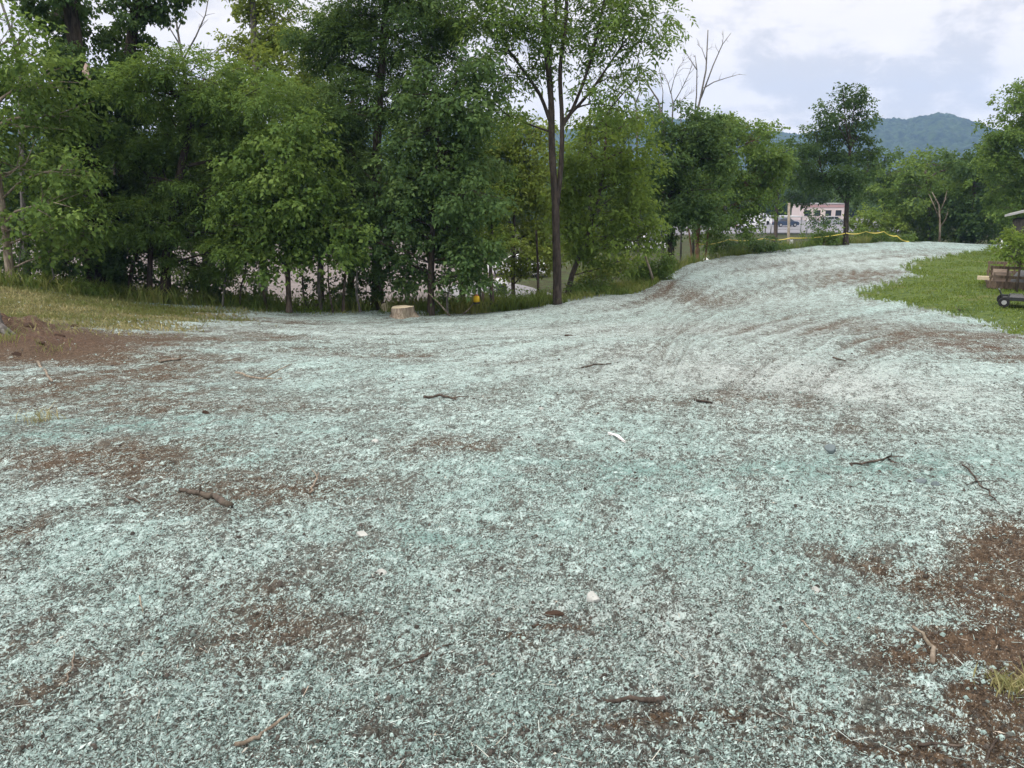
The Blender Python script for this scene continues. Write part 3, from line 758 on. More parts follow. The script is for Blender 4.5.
    T('dense_tree', 'dense bluish green tree right of the cut stump, leafy almost to the ground', 'tree', [(431, 315), (431, 285), (432, 240), (436, 180), (442, 110)], 22.8, .115,
      [(436, 92, 30, 26), (462, 110, 28, 24), (425, 128, 40, 30), (466, 148, 34, 30), (440, 170, 44, 32), (405, 175, 36, 28), (472, 190, 28, 30), (430, 210, 46, 30), (395, 222, 38, 24), (462, 228, 36, 28), (430, 248, 46, 22), (470, 256, 26, 22), (388, 256, 36, 18), (420, 272, 38, 14), (458, 276, 28, 12), (362, 205, 28, 24), (350, 240, 28, 20), (478, 60, 20, 16), (486, 92, 14, 12)],
      seed=8, kind='simple', l=.125, w=.085, cover=2.3, mat='blue', bark='bark_dark', tint0=.42, droop=.5)
    T('tall_walnut_tree', 'tall open crowned tree with forked bare trunk standing alone in front of the sky', 'tree', [(557, 303), (557, 270), (556, 230), (555, 195), (552, 150), (551, 100), (547, 55), (544, 5), (542, -50)], 24.3, .138,
      [(488, 14, 34, 22), (515, 38, 26, 20), (484, 48, 22, 16), (503, 74, 26, 18), (536, 22, 28, 22), (570, 12, 30, 20), (603, 14, 28, 20), (634, 10, 28, 18), (664, 12, 20, 12), (655, 38, 18, 12), (628, 44, 24, 16), (594, 50, 26, 18), (566, 52, 22, 18), (620, 78, 22, 14), (592, 88, 18, 12), (536, 68, 14, 12), (484, 100, 26, 14), (506, 116, 20, 10), (610, 108, 20, 10), (530, -25, 40, 22), (590, -28, 44, 22), (640, -22, 36, 18), (475, -20, 34, 20), (515, 8, 24, 16), (640, 72, 12, 10)],
      seed=9, kind='pinnate', l=.16, w=.058, cover=1.4, mat='green', bark='bark_dark', tint0=.5, fill=.36, sub_r=.30, limb_r=.022, dj=.9,
      stems=(([(557, 205), (561, 165), (562, 120), (560, 70), (566, 20), (566, -40)], .085, .045), ([(552, 128), (540, 95), (520, 66), (505, 45)], .065, .03), ([(561, 128), (572, 110), (586, 75), (596, 40), (604, 0)], .06, .03),
             ([(562, 122), (585, 98), (604, 72), (622, 45)], .055, .022), ([(551, 132), (528, 124), (506, 114)], .035, .014), ([(552, 100), (548, 60), (556, 20), (552, -30)], .05, .03), ([(566, 112), (590, 104), (612, 106)], .03, .012)))
    T('young_tree', 'yellow green young tree seen left of the tall forked trunk', 'tree', [(514, 303), (513, 270), (514, 220), (516, 160)], 34, .1,
      [(512, 138, 22, 18), (532, 134, 18, 14), (512, 268, 18, 9), (538, 265, 18, 9), (500, 165, 22, 20), (530, 160, 20, 20), (516, 192, 28, 24), (540, 196, 18, 22), (505, 222, 24, 22), (534, 232, 26, 22), (520, 252, 22, 14), (548, 250, 18, 14), (545, 172, 14, 12)],
      seed=10, kind='simple', l=.15, w=.10, cover=2.4, mat='yellow', bark='bark', tint0=.36)
    T('drooping_tree', 'drooping light green locust right of the tall forked trunk', 'tree', [(566, 302), (572, 275), (586, 240), (600, 190), (606, 140)], 27.5, .11,
      [(604, 128, 28, 16), (584, 150, 26, 20), (624, 150, 26, 20), (604, 175, 36, 24), (574, 185, 26, 24), (632, 182, 24, 24), (596, 210, 36, 24), (640, 212, 18, 22), (570, 222, 24, 22), (616, 236, 30, 20), (588, 250, 30, 18), (646, 240, 12, 16), (638, 118, 16, 10), (606, 112, 20, 10), (618, 262, 18, 8)],
      seed=12, kind='simple', l=.15, w=.085, cover=1.8, mat='light', bark='bark', tint0=.30, droop=.6, sub_r=.42, stems=(([(538, 303), (538, 270), (536, 230)], .055, .035),))
    T('leafy_tree', 'dark round headed tree with a near black trunk where the graded ground bends right', 'tree', [(671, 275), (671, 250), (670, 220), (674, 180), (682, 145)], 33.5, .17,
      [(664, 134, 20, 16), (684, 128, 26, 18), (706, 136, 24, 20), (660, 160, 20, 20), (690, 158, 30, 24), (715, 160, 20, 20), (664, 190, 20, 20), (692, 190, 30, 22), (680, 215, 26, 16), (656, 178, 14, 14), (664, 232, 14, 12), (706, 215, 20, 16)],
      seed=13, kind='simple', l=.12, w=.09, cover=2.6, mat='dark', bark='bark_dark', tint0=.50)
    T('leafy_tree', 'mid green many stemmed tree between the dark round tree and the far car park', 'tree', [(698, 262), (698, 235), (704, 200), (722, 170), (734, 140)], 40, .13,
      [(712, 126, 24, 14), (738, 128, 22, 14), (760, 140, 22, 15), (730, 152, 30, 20), (762, 160, 24, 16), (712, 178, 26, 20), (744, 182, 30, 18), (778, 160, 16, 14), (724, 206, 28, 16), (752, 204, 22, 12), (770, 182, 16, 12), (736, 226, 22, 10), (708, 232, 18, 12)],
      seed=14, kind='simple', l=.14, w=.10, cover=2.5, mat='green', bark='bark_red', tint0=.55, stems=(([(692, 263), (690, 240), (686, 212)], .05, .03), ([(705, 261), (708, 235), (712, 200)], .05, .03), ([(727, 228), (732, 212), (740, 190)], .06, .03)))
    T('poplar_tree', 'dark tree with clumpy open top standing alone on the crest', 'tree', [(846, 243), (846, 225), (847, 205), (848, 180), (850, 150)], 47, .17,
      [(851, 98, 10, 8), (838, 106, 9, 8), (862, 108, 9, 8), (829, 118, 10, 9), (848, 120, 13, 10), (868, 124, 8, 7), (836, 134, 16, 11), (858, 136, 14, 10), (816, 132, 12, 9), (808, 146, 12, 10), (828, 152, 18, 12), (850, 156, 18, 12), (868, 150, 9, 9), (806, 164, 13, 11), (830, 172, 20, 11), (856, 174, 16, 10), (812, 182, 14, 9), (872, 166, 8, 8), (838, 188, 18, 7), (798, 174, 10, 8), (820, 110, 7, 6), (843, 88, 5, 5), (856, 90, 5, 5)],
      seed=15, kind='simple', l=.14, w=.10, cover=2.4, mat='dark', bark='bark_dark', tint0=.28, dj=1.0, sub_r=.62, limb_r=.03, stems=(([(847, 205), (838, 190), (822, 172)], .08, .04), ([(847, 200), (858, 188), (868, 170)], .06, .03)))
    T('spreading_tree', 'large spreading tree at the right edge above the loaded trailer', 'tree', [(1042, 262), (1040, 235), (1034, 190), (1028, 140)], 46, .25,
      [(1014, 104, 14, 14), (1030, 92, 18, 14), (1000, 132, 16, 16), (1022, 132, 22, 18), (1044, 120, 24, 22), (996, 160, 14, 14), (1016, 164, 24, 18), (1046, 165, 28, 24), (1002, 186, 18, 14), (1028, 196, 26, 18), (1010, 208, 16, 10), (1058, 205, 28, 20), (988, 150, 9, 8)],
      seed=16, kind='simple', l=.16, w=.11, cover=2.6, mat='green', bark='bark', tint0=.50)
    # --- middle distance beyond the crest
    S = dict(kind='simple', dj=2.0)
    T('wood_edge_tree', 'leafy tree around a pale bare snag at the far end of the slope', 'tree', [(930, 246), (930, 220), (928, 195), (925, 170)], 60, .2,
      [(905, 172, 24, 12), (930, 164, 24, 12), (955, 170, 20, 12), (900, 192, 20, 12), (930, 190, 28, 14), (912, 212, 20, 12), (936, 216, 26, 14), (958, 196, 20, 14), (925, 232, 26, 10)], seed=17, l=.22, w=.16, cover=2.6, mat='green', tint0=.48, **S)
    T('wood_edge_tree', 'darkest full crowned tree left of the big tree at the right edge', 'tree', [(974, 246), (974, 220), (974, 195), (974, 170)], 58, .2,
      [(970, 160, 20, 12), (990, 165, 20, 14), (975, 185, 24, 16), (995, 195, 18, 16), (962, 210, 20, 14), (985, 220, 24, 14), (965, 235, 22, 10), (1000, 232, 18, 12), (990, 146, 10, 8)], seed=18, l=.22, w=.16, cover=2.8, mat='dark', tint0=.35, **S)
    T('wood_edge_tree', 'small dark tree just right of the lone tree on the crest', 'tree', [(884, 246), (884, 220), (884, 190), (884, 165)], 66, .18,
      [(884, 158, 11, 9), (876, 172, 13, 10), (892, 172, 12, 10), (884, 190, 18, 11), (868, 196, 12, 10), (900, 205, 12, 10)], seed=19, l=.22, w=.16, cover=2.6, mat='dark', tint0=.5, **S)
    T('wood_edge_tree', 'near black spreading tree behind the lone tree on the crest', 'tree', [(776, 240), (776, 220), (778, 190), (782, 165)], 84, .25,
      [(784, 150, 16, 10), (770, 166, 16, 10), (798, 160, 16, 12), (784, 178, 22, 11), (808, 180, 16, 10), (764, 188, 12, 9), (798, 195, 18, 7), (820, 194, 14, 7)], seed=20, l=.28, w=.2, cover=2.6, mat='dark', tint0=.25, **S)
    # --- pale snag
    rng = R(77)
    def bare(name, label, px, D, r, limbs, bark='bark_grey', twig=10, tw_len=14):
        tr = TP(px, D); b = tr[0].copy(); b[2] = tz(b[0], b[1]); root = empty(name, b, label, 'tree')
        mb = MB(); pts = [b-np.array([0, 0, .1])]+tr[1:]
        r *= .75; mb.tube(pts, np.linspace(r, r*.3, len(pts)), 7, wob=.1, rng=rng); mb.build('trunk', M[bark], root, True, b)
        for (lp, lr) in limbs:
            lr *= .72; twig = max(twig, 5) if twig else 0
            m = MB(); q = TP([(a, c, rng.uniform(-.3, .3)) for a, c in lp], D); 
            if len(q) > 2: q[1:-1] = [v+rng.normal(0, .01, 3) for v in q[1:-1]]
            m.tube(q, np.linspace(lr, lr*.3, len(q)), 5)
            for k in range(twig):
                f = rng.uniform(.35, 1)*(len(q)-1); i = min(int(f), len(q)-2); s0 = q[i]+(q[i+1]-q[i])*(f-i)
                d = unit(unit(q[i+1]-q[i])*.8+rng.normal(0, .55, 3)+np.array([0, 0, .25])); ln = tw_len*D/F*rng.uniform(.3, 1)
                e = s0+d*ln; mid = (s0+e)/2+rng.normal(0, .05, 3)*ln
                m.tube([s0, mid, e], [lr*.28, lr*.2, lr*.08], 4, cap=False)
            m.build('branch', M[bark], root, True, b)
    bare('dead_snag', 'pale forked dead snag in front of the woods beyond the crest', [(941, 247), (940, 225), (939, 205), (932, 192)], 56, .12, [([(939, 218), (934, 205), (929, 194)], .07), ([(940, 212), (945, 200), (947, 190)], .06), ([(940, 228), (946, 218), (949, 208)], .05)], 'bark_pale', 2, 6)
    bare('dead_tree', 'tallest dead tree, its bare branches spread wide against the sky', [(694, 258), (694, 180), (694, 125), (700, 100), (706, 70), (708, 30)], 43, .12,
         [([(694, 122), (697, 95), (697, 70), (695, 55)], .06), ([(701, 98), (713, 66), (722, 45), (731, 33)], .06), ([(704, 88), (714, 82), (726, 78), (740, 74)], .05), ([(697, 70), (690, 60), (685, 51)], .04), ([(706, 60), (702, 48), (697, 44)], .03), ([(722, 46), (723, 38), (722, 30)], .025), ([(707, 50), (712, 47)], .02)], twig=5, tw_len=10)
    bare('dead_tree', 'dead tree with one long arching bare limb bending left', [(664, 262), (664, 180), (664, 125), (658, 100), (650, 88), (640, 68)], 42, .11,
         [([(640, 68), (637, 52), (638, 42)], .04), ([(662, 112), (663, 92), (660, 73)], .045), ([(650, 88), (644, 80), (634, 78)], .03), ([(641, 72), (639, 88), (640, 95)], .015)], twig=3, tw_len=9)
    bare('dead_tree', 'thin dead tree with a fan of fine twigs between two taller dead trees', [(672, 262), (672, 180), (672, 125), (673, 105), (671, 92)], 45, .10,
         [([(673, 104), (680, 92), (688, 76), (692, 66)], .045), ([(671, 94), (668, 82), (664, 74)], .04), ([(671, 92), (674, 80), (678, 68), (684, 60)], .035), ([(673, 108), (684, 98), (694, 90)], .03)], twig=12, tw_len=14)
    bare('dead_tree', 'straight dead pole of a tree with no branches at all, snapped off short', [(682, 262), (682, 180), (681, 120), (680, 98)], 44, .075, [], twig=0)
    bare('dead_tree', 'forked dead tree showing through the gap right of the tall leafy crown', [(640, 268), (638, 200), (637, 135), (636, 105), (635, 98)], 41, .11, [([(636, 104), (631, 92), (632, 82)], .05), ([(636, 102), (640, 92), (640, 78), (639, 60)], .05), ([(637, 112), (631, 108), (625, 112)], .03)], twig=4, tw_len=8)
    bare('dead_tree', 'bare twiggy dead tree high behind the ivy covered trees at upper left', [(192, 300), (190, 180), (186, 80), (180, 45), (176, 20), (172, -20)], 30, .10,
         [([(183, 60), (196, 35), (205, 15), (210, -10)], .05), ([(180, 45), (168, 25), (160, 5)], .04), ([(186, 75), (202, 62), (216, 50)], .035), ([(178, 30), (186, 10), (190, -10)], .03)], twig=9, tw_len=26)
    bare('dead_tree', 'bare grey treetop showing at the upper left corner beside the ivy', [(22, 292), (22, 180), (20, 80), (14, 40), (4, 10), (-6, -20)], 27, .12, [([(16, 48), (30, 30), (44, 12)], .05), ([(12, 34), (12, 15), (16, -5)], .04), ([(8, 22), (-4, 18), (-14, 20)], .03)], twig=8, tw_len=18)
    bare('broken_sapling', 'broken leaning sapling with pale bark and dead branches beside the drooping locust', [(655, 284), (650, 270), (644, 252), (638, 236), (637, 226)], 29, .07,
         [([(638, 228), (630, 221), (624, 219)], .03), ([(638, 230), (648, 222), (656, 219)], .025), ([(637, 226), (628, 216), (616, 211)], .02), ([(641, 242), (652, 232), (655, 222)], .02)], 'bark_pale', 6, 14)
    # --- thin stems in the understorey
    stems = [(222, 309, 228, 262, .035, 'thin bare stem left of the maple trunk, nearest to it'), (268, 313, 262, 262, .045, 'crooked thin stem close on the left of the maple trunk'), (308, 314, 303, 262, .03, 'thin stem leaning left just right of the maple trunk'),
             (322, 314, 320, 255, .06, 'dark straight stem midway between the maple trunk and the tall tree'), (334, 314, 328, 265, .028, 'thin leaning stem beside a dark straight one'), (343, 314, 346, 268, .05, 'slim dark stem just left of the tall dense tree'),
             (361, 314, 357, 272, .045, 'slim stem between the two trunks of the tall dense tree'), (479, 305, 476, 262, .055, 'brown slender trunk carrying a yellow marker'), (493, 300, 492, 240, .07, 'grey slender trunk in front of the parked white car'), (448, 314, 450, 285, .035, 'short thin stem right of the dense bluish tree'), (240, 310, 246, 268, .03, 'thin stem leaning right among the understorey left of the maple')]
    for i, (x0, y0, x1, y1, rr, lab) in enumerate(stems):
        D = 22.6+.15*(i % 4)+(1.0 if x0 > 470 else 0)
        mx, my = (x0+x1)/2+rng.uniform(-3, 3), (y0+y1)/2
        tpx = [(x0, y0), (mx, my), (x1, y1), (x1+(x1-x0)*.4, y1-35)]
        pads = [(x1+rng.uniform(-6, 6), y1-38, 18, 15), (x1+rng.uniform(-14, 14), y1-18, 13, 9)]
        if x0 > 470: pads = [(x1-4, y1-30, 16, 22), (x1+6, y1-5, 12, 14), (x1-8, y1+10, 9, 9)]
        T('sapling', lab, 'sapling', tpx, D, rr, pads, seed=40+i, kind='simple', l=.12, w=.08, cover=1.6, mat='light' if x0 > 470 else ('green' if i % 2 else 'dark'), bark='bark' if i % 3 else 'bark_grey', tint0=.45, dj=.3, limb_r=.012, group='thin understorey stems')
    # --- shrubs
    def shrub(label, px, py, D, pads, mat, seed, l=.10, w=.07, tint0=.5, kind='simple', cover=2.4, z=None, name='shrub'):
        b = P(px, py, D); b[2] = tz(b[0], b[1]); tr = [b-np.array([0, 0, .05]), P(px, py-3, D)]
        make_tree(name, label, 'shrub', b, tr, .03, PADS(pads, D, .3, seed), kind=kind, l=l, w=w, cover=cover, mat=mat, bark='bark', seed=seed, tint0=tint0, limb_r=.014)
    shrub('low weedy shrub on the grassy bank in front of the ivy covered trunk', 78, 296, 21, [(72, 286, 14, 8), (88, 290, 10, 7), (60, 284, 10, 7)], 'green', 60, l=.08, w=.05, tint0=.55)
    shrub('little bright green shrub at the foot of the maple', 312, 314, 23, [(306, 306, 10, 7), (318, 304, 10, 8)], 'light', 61, l=.08, w=.06)
    shrub('green bush under the slender grey trunk, in front of the road', 500, 306, 25.5, [(495, 296, 22, 9), (515, 298, 16, 8), (478, 300, 12, 7)], 'green', 62, l=.09, w=.05, tint0=.5)
    shrub('grassy bush at the foot of the tall forked tree', 585, 298, 27.5, [(580, 290, 18, 8), (600, 286, 20, 9), (545, 296, 12, 7)], 'green', 63, l=.10, w=.04, tint0=.62)
    shrub('pale green bush in the sunny hollow below the drooping locust', 612, 284, 31, [(606, 268, 20, 10), (626, 268, 18, 11), (594, 276, 14, 8)], 'yellow', 64, l=.10, w=.06, tint0=.5)
    shrub('brushy shrub round the broken leaning sapling', 652, 286, 30.5, [(648, 270, 14, 14), (660, 262, 12, 12), (640, 272, 12, 10), (664, 276, 10, 8)], 'green', 65, l=.10, w=.05, tint0=.35)
    shrub('dark shrub behind the yellow tape left of the wooden pole', 745, 252, 43, [(738, 242, 18, 7), (760, 242, 16, 7), (720, 244, 14, 7), (775, 243, 10, 6)], 'dark', 66, l=.13, w=.09, tint0=.6)
    shrub('bushy shrub on the crest between the wooden pole and the lone tree', 824, 246, 47, [(822, 234, 14, 8), (834, 238, 10, 6), (812, 239, 10, 6)], 'green', 67, l=.13, w=.09, tint0=.4)
    shrub('wide green bush on the crest under the looping yellow tape', 876, 244, 52, [(866, 236, 14, 6), (886, 236, 16, 6), (904, 238, 12, 5)], 'green', 68, l=.14, w=.10, tint0=.45)
    shrub('light green bush behind the crest right of the lone tree', 870, 244, 60, [(866, 214, 14, 9), (880, 222, 18, 9), (896, 222, 14, 10), (862, 226, 12, 8), (905, 212, 10, 8)], 'light', 69, l=.18, w=.13, tint0=.5)
    shrub('overgrown shrub spilling over the loaded trailer', 1020, 268, 23.2, [(1012, 245, 12, 9), (1026, 238, 16, 13), (1020, 254, 14, 5), (1040, 248, 20, 16), (1004, 252, 5, 5)], 'light', 70, l=.09, w=.055, tint0=.42)
    shrub('small dark weed clump on the lawn before the black cart', 960, 312, float(G(960, 312)[1]), [(958, 309, 7, 3.4), (964, 310, 5, 2.5)], 'dark', 71, l=.06, w=.035, tint0=.7, cover=1.6, name='weed_clump')
    shrub('dark brush under the ivy covered column, left part of the row', 112, 304, 23.4, [(105, 282, 22, 14), (125, 288, 22, 12), (85, 280, 16, 12), (140, 280, 18, 14)], 'dark', 72, l=.11, w=.08, tint0=.3)
    shrub('shadowy brush under the broad bushy tree left of the maple', 190, 308, 24, [(175, 288, 24, 13), (200, 284, 24, 14), (225, 292, 18, 10), (160, 292, 16, 9)], 'dark', 73, l=.11, w=.08, tint0=.3)
    shrub('thin brush between the bushy tree and the maple', 250, 311, 24.4, [(245, 286, 18, 14), (262, 294, 14, 10)], 'dark', 74, l=.11, w=.08, tint0=.4, cover=1.2)
    shrub('thin brush behind the slim stems left of the tall dense tree', 335, 314, 24.5, [(325, 288, 16, 13), (342, 280, 16, 14), (312, 280, 14, 12)], 'dark', 75, l=.11, w=.08, tint0=.4, cover=1.1)
    shrub('brush between the tall dense tree and the cut stump', 366, 313, 24.2, [(362, 290, 14, 12), (392, 282, 16, 12), (372, 270, 16, 12)], 'dark', 76, l=.11, w=.08, tint0=.4, cover=1.3)
    shrub('leafy brush at the foot of the slim dark stem left of the tall dense tree', 348, 314, 23.6, [(340, 298, 12, 10), (356, 302, 10, 8)], 'green', 78, l=.09, w=.06, tint0=.45)
    shrub('low brush under the crooked thin stem left of the maple', 268, 313, 23.4, [(258, 300, 14, 9), (274, 304, 10, 7)], 'green', 79, l=.09, w=.06, tint0=.4)
    shrub('low brush between the bushy tree trunk and the crooked stem', 216, 310, 23.6, [(205, 298, 16, 9), (228, 300, 14, 8)], 'dark', 80, l=.09, w=.06, tint0=.6)
    shrub('brush right of the stump under the dense bluish tree', 448, 313, 23.6, [(444, 300, 12, 9), (458, 304, 10, 7)], 'green', 81, l=.09, w=.06, tint0=.45)
    shrub('tangled brush at the far left end of the row behind the pale leaning trunk', 20, 284, 22.5, [(20, 268, 26, 18), (50, 262, 24, 18), (-15, 262, 22, 20), (60, 280, 16, 9)], 'dark', 77, l=.11, w=.08, tint0=.35)
    # --- second row close behind the first
    for i, (nm, lab, cx, D, mat, sd) in enumerate([('background_tree', 'dark tree filling the gap behind the two ivy covered trees', 105, 31, 'dark', 301), ('background_tree', 'mid green tree directly behind the broad bushy tree', 205, 33, 'green', 302),
            ('background_tree', 'dark tree standing behind the maple, seen over its right shoulder', 320, 34, 'dark', 303), ('background_tree', 'tree behind the dense bluish one, seen between it and the tall walnut', 462, 35, 'green', 304), ('background_tree', 'shady tree behind the leaning young tree at the left edge', 25, 30, 'dark', 305), ('background_tree', 'green tree behind the drooping locust, just right of the tall forked trunk', 590, 46, 'green', 306)]):
        T(nm, lab, 'tree', [(cx, 306), (cx, 240), (cx, 160), (cx, 110)], D, .16, [(cx-34, 120, 28, 24), (cx+4, 98, 32, 26), (cx+36, 125, 28, 24), (cx-20, 155, 34, 24), (cx+22, 160, 34, 24), (cx-40, 190, 26, 22), (cx+2, 195, 36, 22), (cx+40, 195, 26, 22), (cx-16, 232, 36, 20), (cx+24, 236, 36, 18)][(2 if cx in (462, 590) else 0):],
          seed=sd, kind='simple', l=.14, w=.10, cover=1.7, mat=mat, bark='bark_dark', tint0=.5)
    make_tree('small_tree', 'small thin leaved tree partly screening the pink building', 'tree', on_valley(824, 226), [on_valley(824, 226), P(823, 216, 105)], .12, PADS([(820, 214, 8, 6), (829, 219, 7, 5), (814, 222, 6, 4), (824, 226, 8, 4)], 105, .6, 9), kind='simple', l=.28, w=.2, cover=1.3, mat='dark', bark='bark_dark', seed=310, tint0=.4)
    # --- far row down in the valley
    lab = ['leafy tree far beyond the car park', 'dense tree at the far side of the valley floor']
    cols = [-40, 20, 80, 140, 200, 255, 310, 365, 420, 470, 505, 545, 590, 630, 672, 715, 750, 790, 820, 855, 900, 945, 990, 1040]
    tops = [140, 150, 140, 150, 140, 150, 140, 150, 150, 160, 165, 168, 172, 168, 160, 165, 172, 182, 186, 170, 168, 165, 160, 150]
    for i, (cx, ty) in enumerate(zip(cols, tops)):
        D = 118+((i*37) % 40)+(48 if 740 < cx < 870 else 0); bx = P(cx, 200, D); b = np.array([bx[0], D, tz(bx[0], D)])
        by = CY - F*math.tan(math.atan2(b[2]-CAM[2], D)+PITCH)
        h = by-ty
        pads = [(cx, ty+h*.18, 16, h*.18), (cx-16, ty+h*.34, 18, h*.18), (cx+17, ty+h*.36, 18, h*.18), (cx, ty+h*.5, 24, h*.2), (cx-20, ty+h*.64, 18, h*.17), (cx+20, ty+h*.66, 18, h*.17), (cx, ty+h*.8, 24, h*.16)]
        make_tree('valley_tree', 'leafy tree of the far row beyond the valley car park', 'tree', b, [b, P(cx, by-h*.5, D)], .3, PADS(pads, D, 3, 200+i), kind='simple', l=.46, w=.34, cover=2.6, mat=('far', 'green', 'dark')[i % 3], bark='bark_dark', seed=200+i, tint0=(.6, .5, .55)[i % 3], group='trees beyond the valley car park')
# ------------------------------------------------------------------ objects
def mats():
    M['white_paint'] = plain('white_paint', (.74, .75, .76), .35, .5, .06, 2, 0, .03)
    M['glass'] = plain('dark_glass', (.02, .025, .03), .1, .6, .1, 3, 0, 0)
    M['rubber'] = plain('rubber', (.02, .02, .021), .85, .2, .2, 20)
    M['steel'] = plain('galvanised_steel', (.42, .43, .44), .45, .5, .15, 12, .6)
    M['black_paint'] = plain('black_paint', (.02, .021, .023), .4, .5, .2, 8)
    M['grey_white'] = plain('weathered_white', (.60, .61, .62), .6, .3, .12, 5)
    M['silver_paint'] = plain('silver_paint', (.40, .42, .45), .3, .5, .06, 2, .3, .03)
    M['blue_paint'] = plain('dark_blue_paint', (.03, .05, .09), .3, .5, .06, 2, 0, .03)
    M['wood'] = bark_mat('weathered_timber', (.075, .055, .042), (.20, .15, .11), 18)
    M['pole_wood'] = bark_mat('pole_wood', (.20, .17, .13), (.40, .35, .28), 18)
    M['pale_board'] = plain('pale_board', (.34, .27, .22), .8, .2, .25, 10)
    M['stone_pale'] = plain('stone_pale', (.36, .37, .345), .85, .2, .35, 14, 0, .5)
    M['stone_grey'] = plain('stone_grey', (.12, .15, .155), .85, .2, .35, 18, 0, .6)
    M['clod'] = plain('soil_clod', (.055, .036, .026), .95, .1, .4, 22, 0, .9)
    M['tape'] = plain('yellow_tape', (.66, .53, .10), .45, .4, .08, 6, 0, .02)
    M['yellow'] = plain('yellow_enamel', (.80, .52, .02), .5, .4, .08, 9, 0, .03)
    M['red'] = plain('red_enamel', (.40, .07, .05), .5, .4, .1, 9, 0, .03)
    M['pink_wall'] = plain('pink_render', (.58, .50, .49), .85, .2, .12, .8)
    M['fascia'] = plain('faded_red', (.42, .27, .26), .8, .2, .12, 1)
    M['cream'] = plain('cream_render', (.66, .58, .52), .85, .2, .1, .8)
    M['tarp'] = plain('charcoal_tarp', (.06, .065, .065), .6, .3, .3, 5, 0, .5)
    M['asphalt'] = plain('road_asphalt', (.19, .19, .195), .9, .2, .12, .9)
    M['paving'] = plain('lot_paving', (.17, .17, .185), .9, .2, .10, .3)
    M['roofing'] = plain('grey_roofing', (.34, .34, .34), .8, .2, .15, 3)
    M['dark_board'] = bark_mat('dark_board', (.03, .028, .025), (.08, .072, .062), 12)
    M['bag'] = plain('white_plastic', (.75, .74, .72), .4, .4, .08, 10, 0, .3)
    M['concrete'] = plain('concrete', (.36, .35, .33), .9, .2, .2, 4)

def place(o, p, rz): o.location = tuple(p); o.rotation_euler = (0, 0, rz)

def car(name, label, loc, rz, paint, h=1.48, group=None):
    r = empty(name, loc, label, 'car', group, rz); Lc, Wc = 4.4, 1.74
    mb = MB(); low = [(-2.2, .32), (-2.18, .70), (-2.05, .86), (-1.3, .93), (1.0, .95), (1.75, .90), (2.12, .78), (2.2, .5), (2.15, .30), (1.75, .24), (-1.8, .24)]
    mb.prism(low, -Wc/2, Wc/2)
    cab = [(-1.75, .93), (-1.25, h-.06), (-.7, h), (.35, h-.01), (.6, h-.06), (1.25, .94)]
    n = len(cab); v = []
    for sgn in (-1, 1):
        for (a, z) in cab: v.append((a, sgn*(Wc/2-.04-.20*(z-.93)/(h-.93)), z))
    mb.add(v, [tuple(range(n)), tuple(range(2*n-1, n-1, -1))]+[(i, n+i, n+(i+1) % n, (i+1) % n) for i in range(n)])
    b = mb.build('body', paint, r)
    def pane(pts, nm):
        m = MB(); p = np.array(pts); nn = unit(np.cross(p[1]-p[0], p[2]-p[0])); c = p.mean(0); 
        if np.dot(nn, c-np.array([0, 0, .9])) < 0: nn = -nn
        m.add(np.concatenate([p-nn*.01, p+nn*.012]), [(3, 2, 1, 0), (4, 5, 6, 7), (0, 1, 5, 4), (1, 2, 6, 5), (2, 3, 7, 6), (3, 0, 4, 7)]); m.build(nm, M['glass'], r)
    def Y(z): return Wc/2-.04-.20*(z-.93)/(h-.93)
    z0, z1 = .98, h-.10
    for sg in (-1, 1):
        pane([(-1.5, sg*Y(z0), z0), (-.12, sg*Y(z0), z0), (-.12, sg*Y(z1), z1), (-1.15, sg*Y(z1), z1)], 'window')
        pane([(-.02, sg*Y(z0), z0), (1.08, sg*Y(z0), z0), (.58, sg*Y(z1), z1), (-.02, sg*Y(z1), z1)], 'window')
    pane([(1.20, -.70, .99), (1.20, .70, .99), (.66, .60, h-.10), (.66, -.60, h-.10)], 'windscreen')
    pane([(-1.71, -.70, .99), (-1.71, .70, .99), (-1.30, .60, h-.12), (-1.30, -.60, h-.12)], 'rear_window')
    for x in (-1.35, 1.38):
        for sg in (-1, 1):
            m = MB(); yc = sg*(Wc/2-.10); a = np.linspace(0, 2*math.pi, 17)[:-1]
            m.prism([(x+.33*math.cos(q), .33+.33*math.sin(q)) for q in a], yc-.11, yc+.11); w = m.build('wheel', M['rubber'], r)
            m = MB(); m.prism([(x+.2*math.cos(q), .33+.2*math.sin(q)) for q in a], yc+sg*.105, yc+sg*.122); m.build('rim', M['steel'], w)
    for sg in (-1, 1):
        m = MB(); m.box((2.15, sg*.62, .68), (.12, .34, .13)); m.build('headlight', M['grey_white'], r)
        m = MB(); m.box((-2.15, sg*.66, .72), (.12, .26, .16)); m.build('tail_light', M['red'], r)
    return r

def rock(name, label, cat, px, py, wpx, hpx, m, seed, sink=.3, group=None, dep=None):
    p = GZ(px, py); s = wpx*p[1]/F/2; hz = hpx*p[1]/F*.6
    import bmesh
    bm = bmesh.new(); bmesh.ops.create_icosphere(bm, subdivisions=3, radius=1); rng = R(seed)
    pl = unit(rng.normal(0, 1, (9, 3))); off = rng.uniform(.40, .85, 9); a = rng.uniform(.75, 1.1) if name == 'stone' else rng.uniform(.38, .55)
    for v in bm.verts:
        c = np.array(v.co)
        for k in range(9):
            d = c@pl[k]-off[k]
            if d > 0: c = c-pl[k]*d*.9
        c = c*(1+.10*fbm(np.array([c[0]*2.2+seed]), np.array([c[1]*2.2+c[2]*1.7]), seed, 3)[0])
        v.co = (c[0]*s, c[1]*s*a, c[2]*hz)
    me = bpy.data.meshes.new(name); bm.to_mesh(me); bm.free()
    o = link(name, me, m); o.location = (p[0], p[1], p[2]+hz*(1-2*sink)); tag(o, label, cat, group); return o

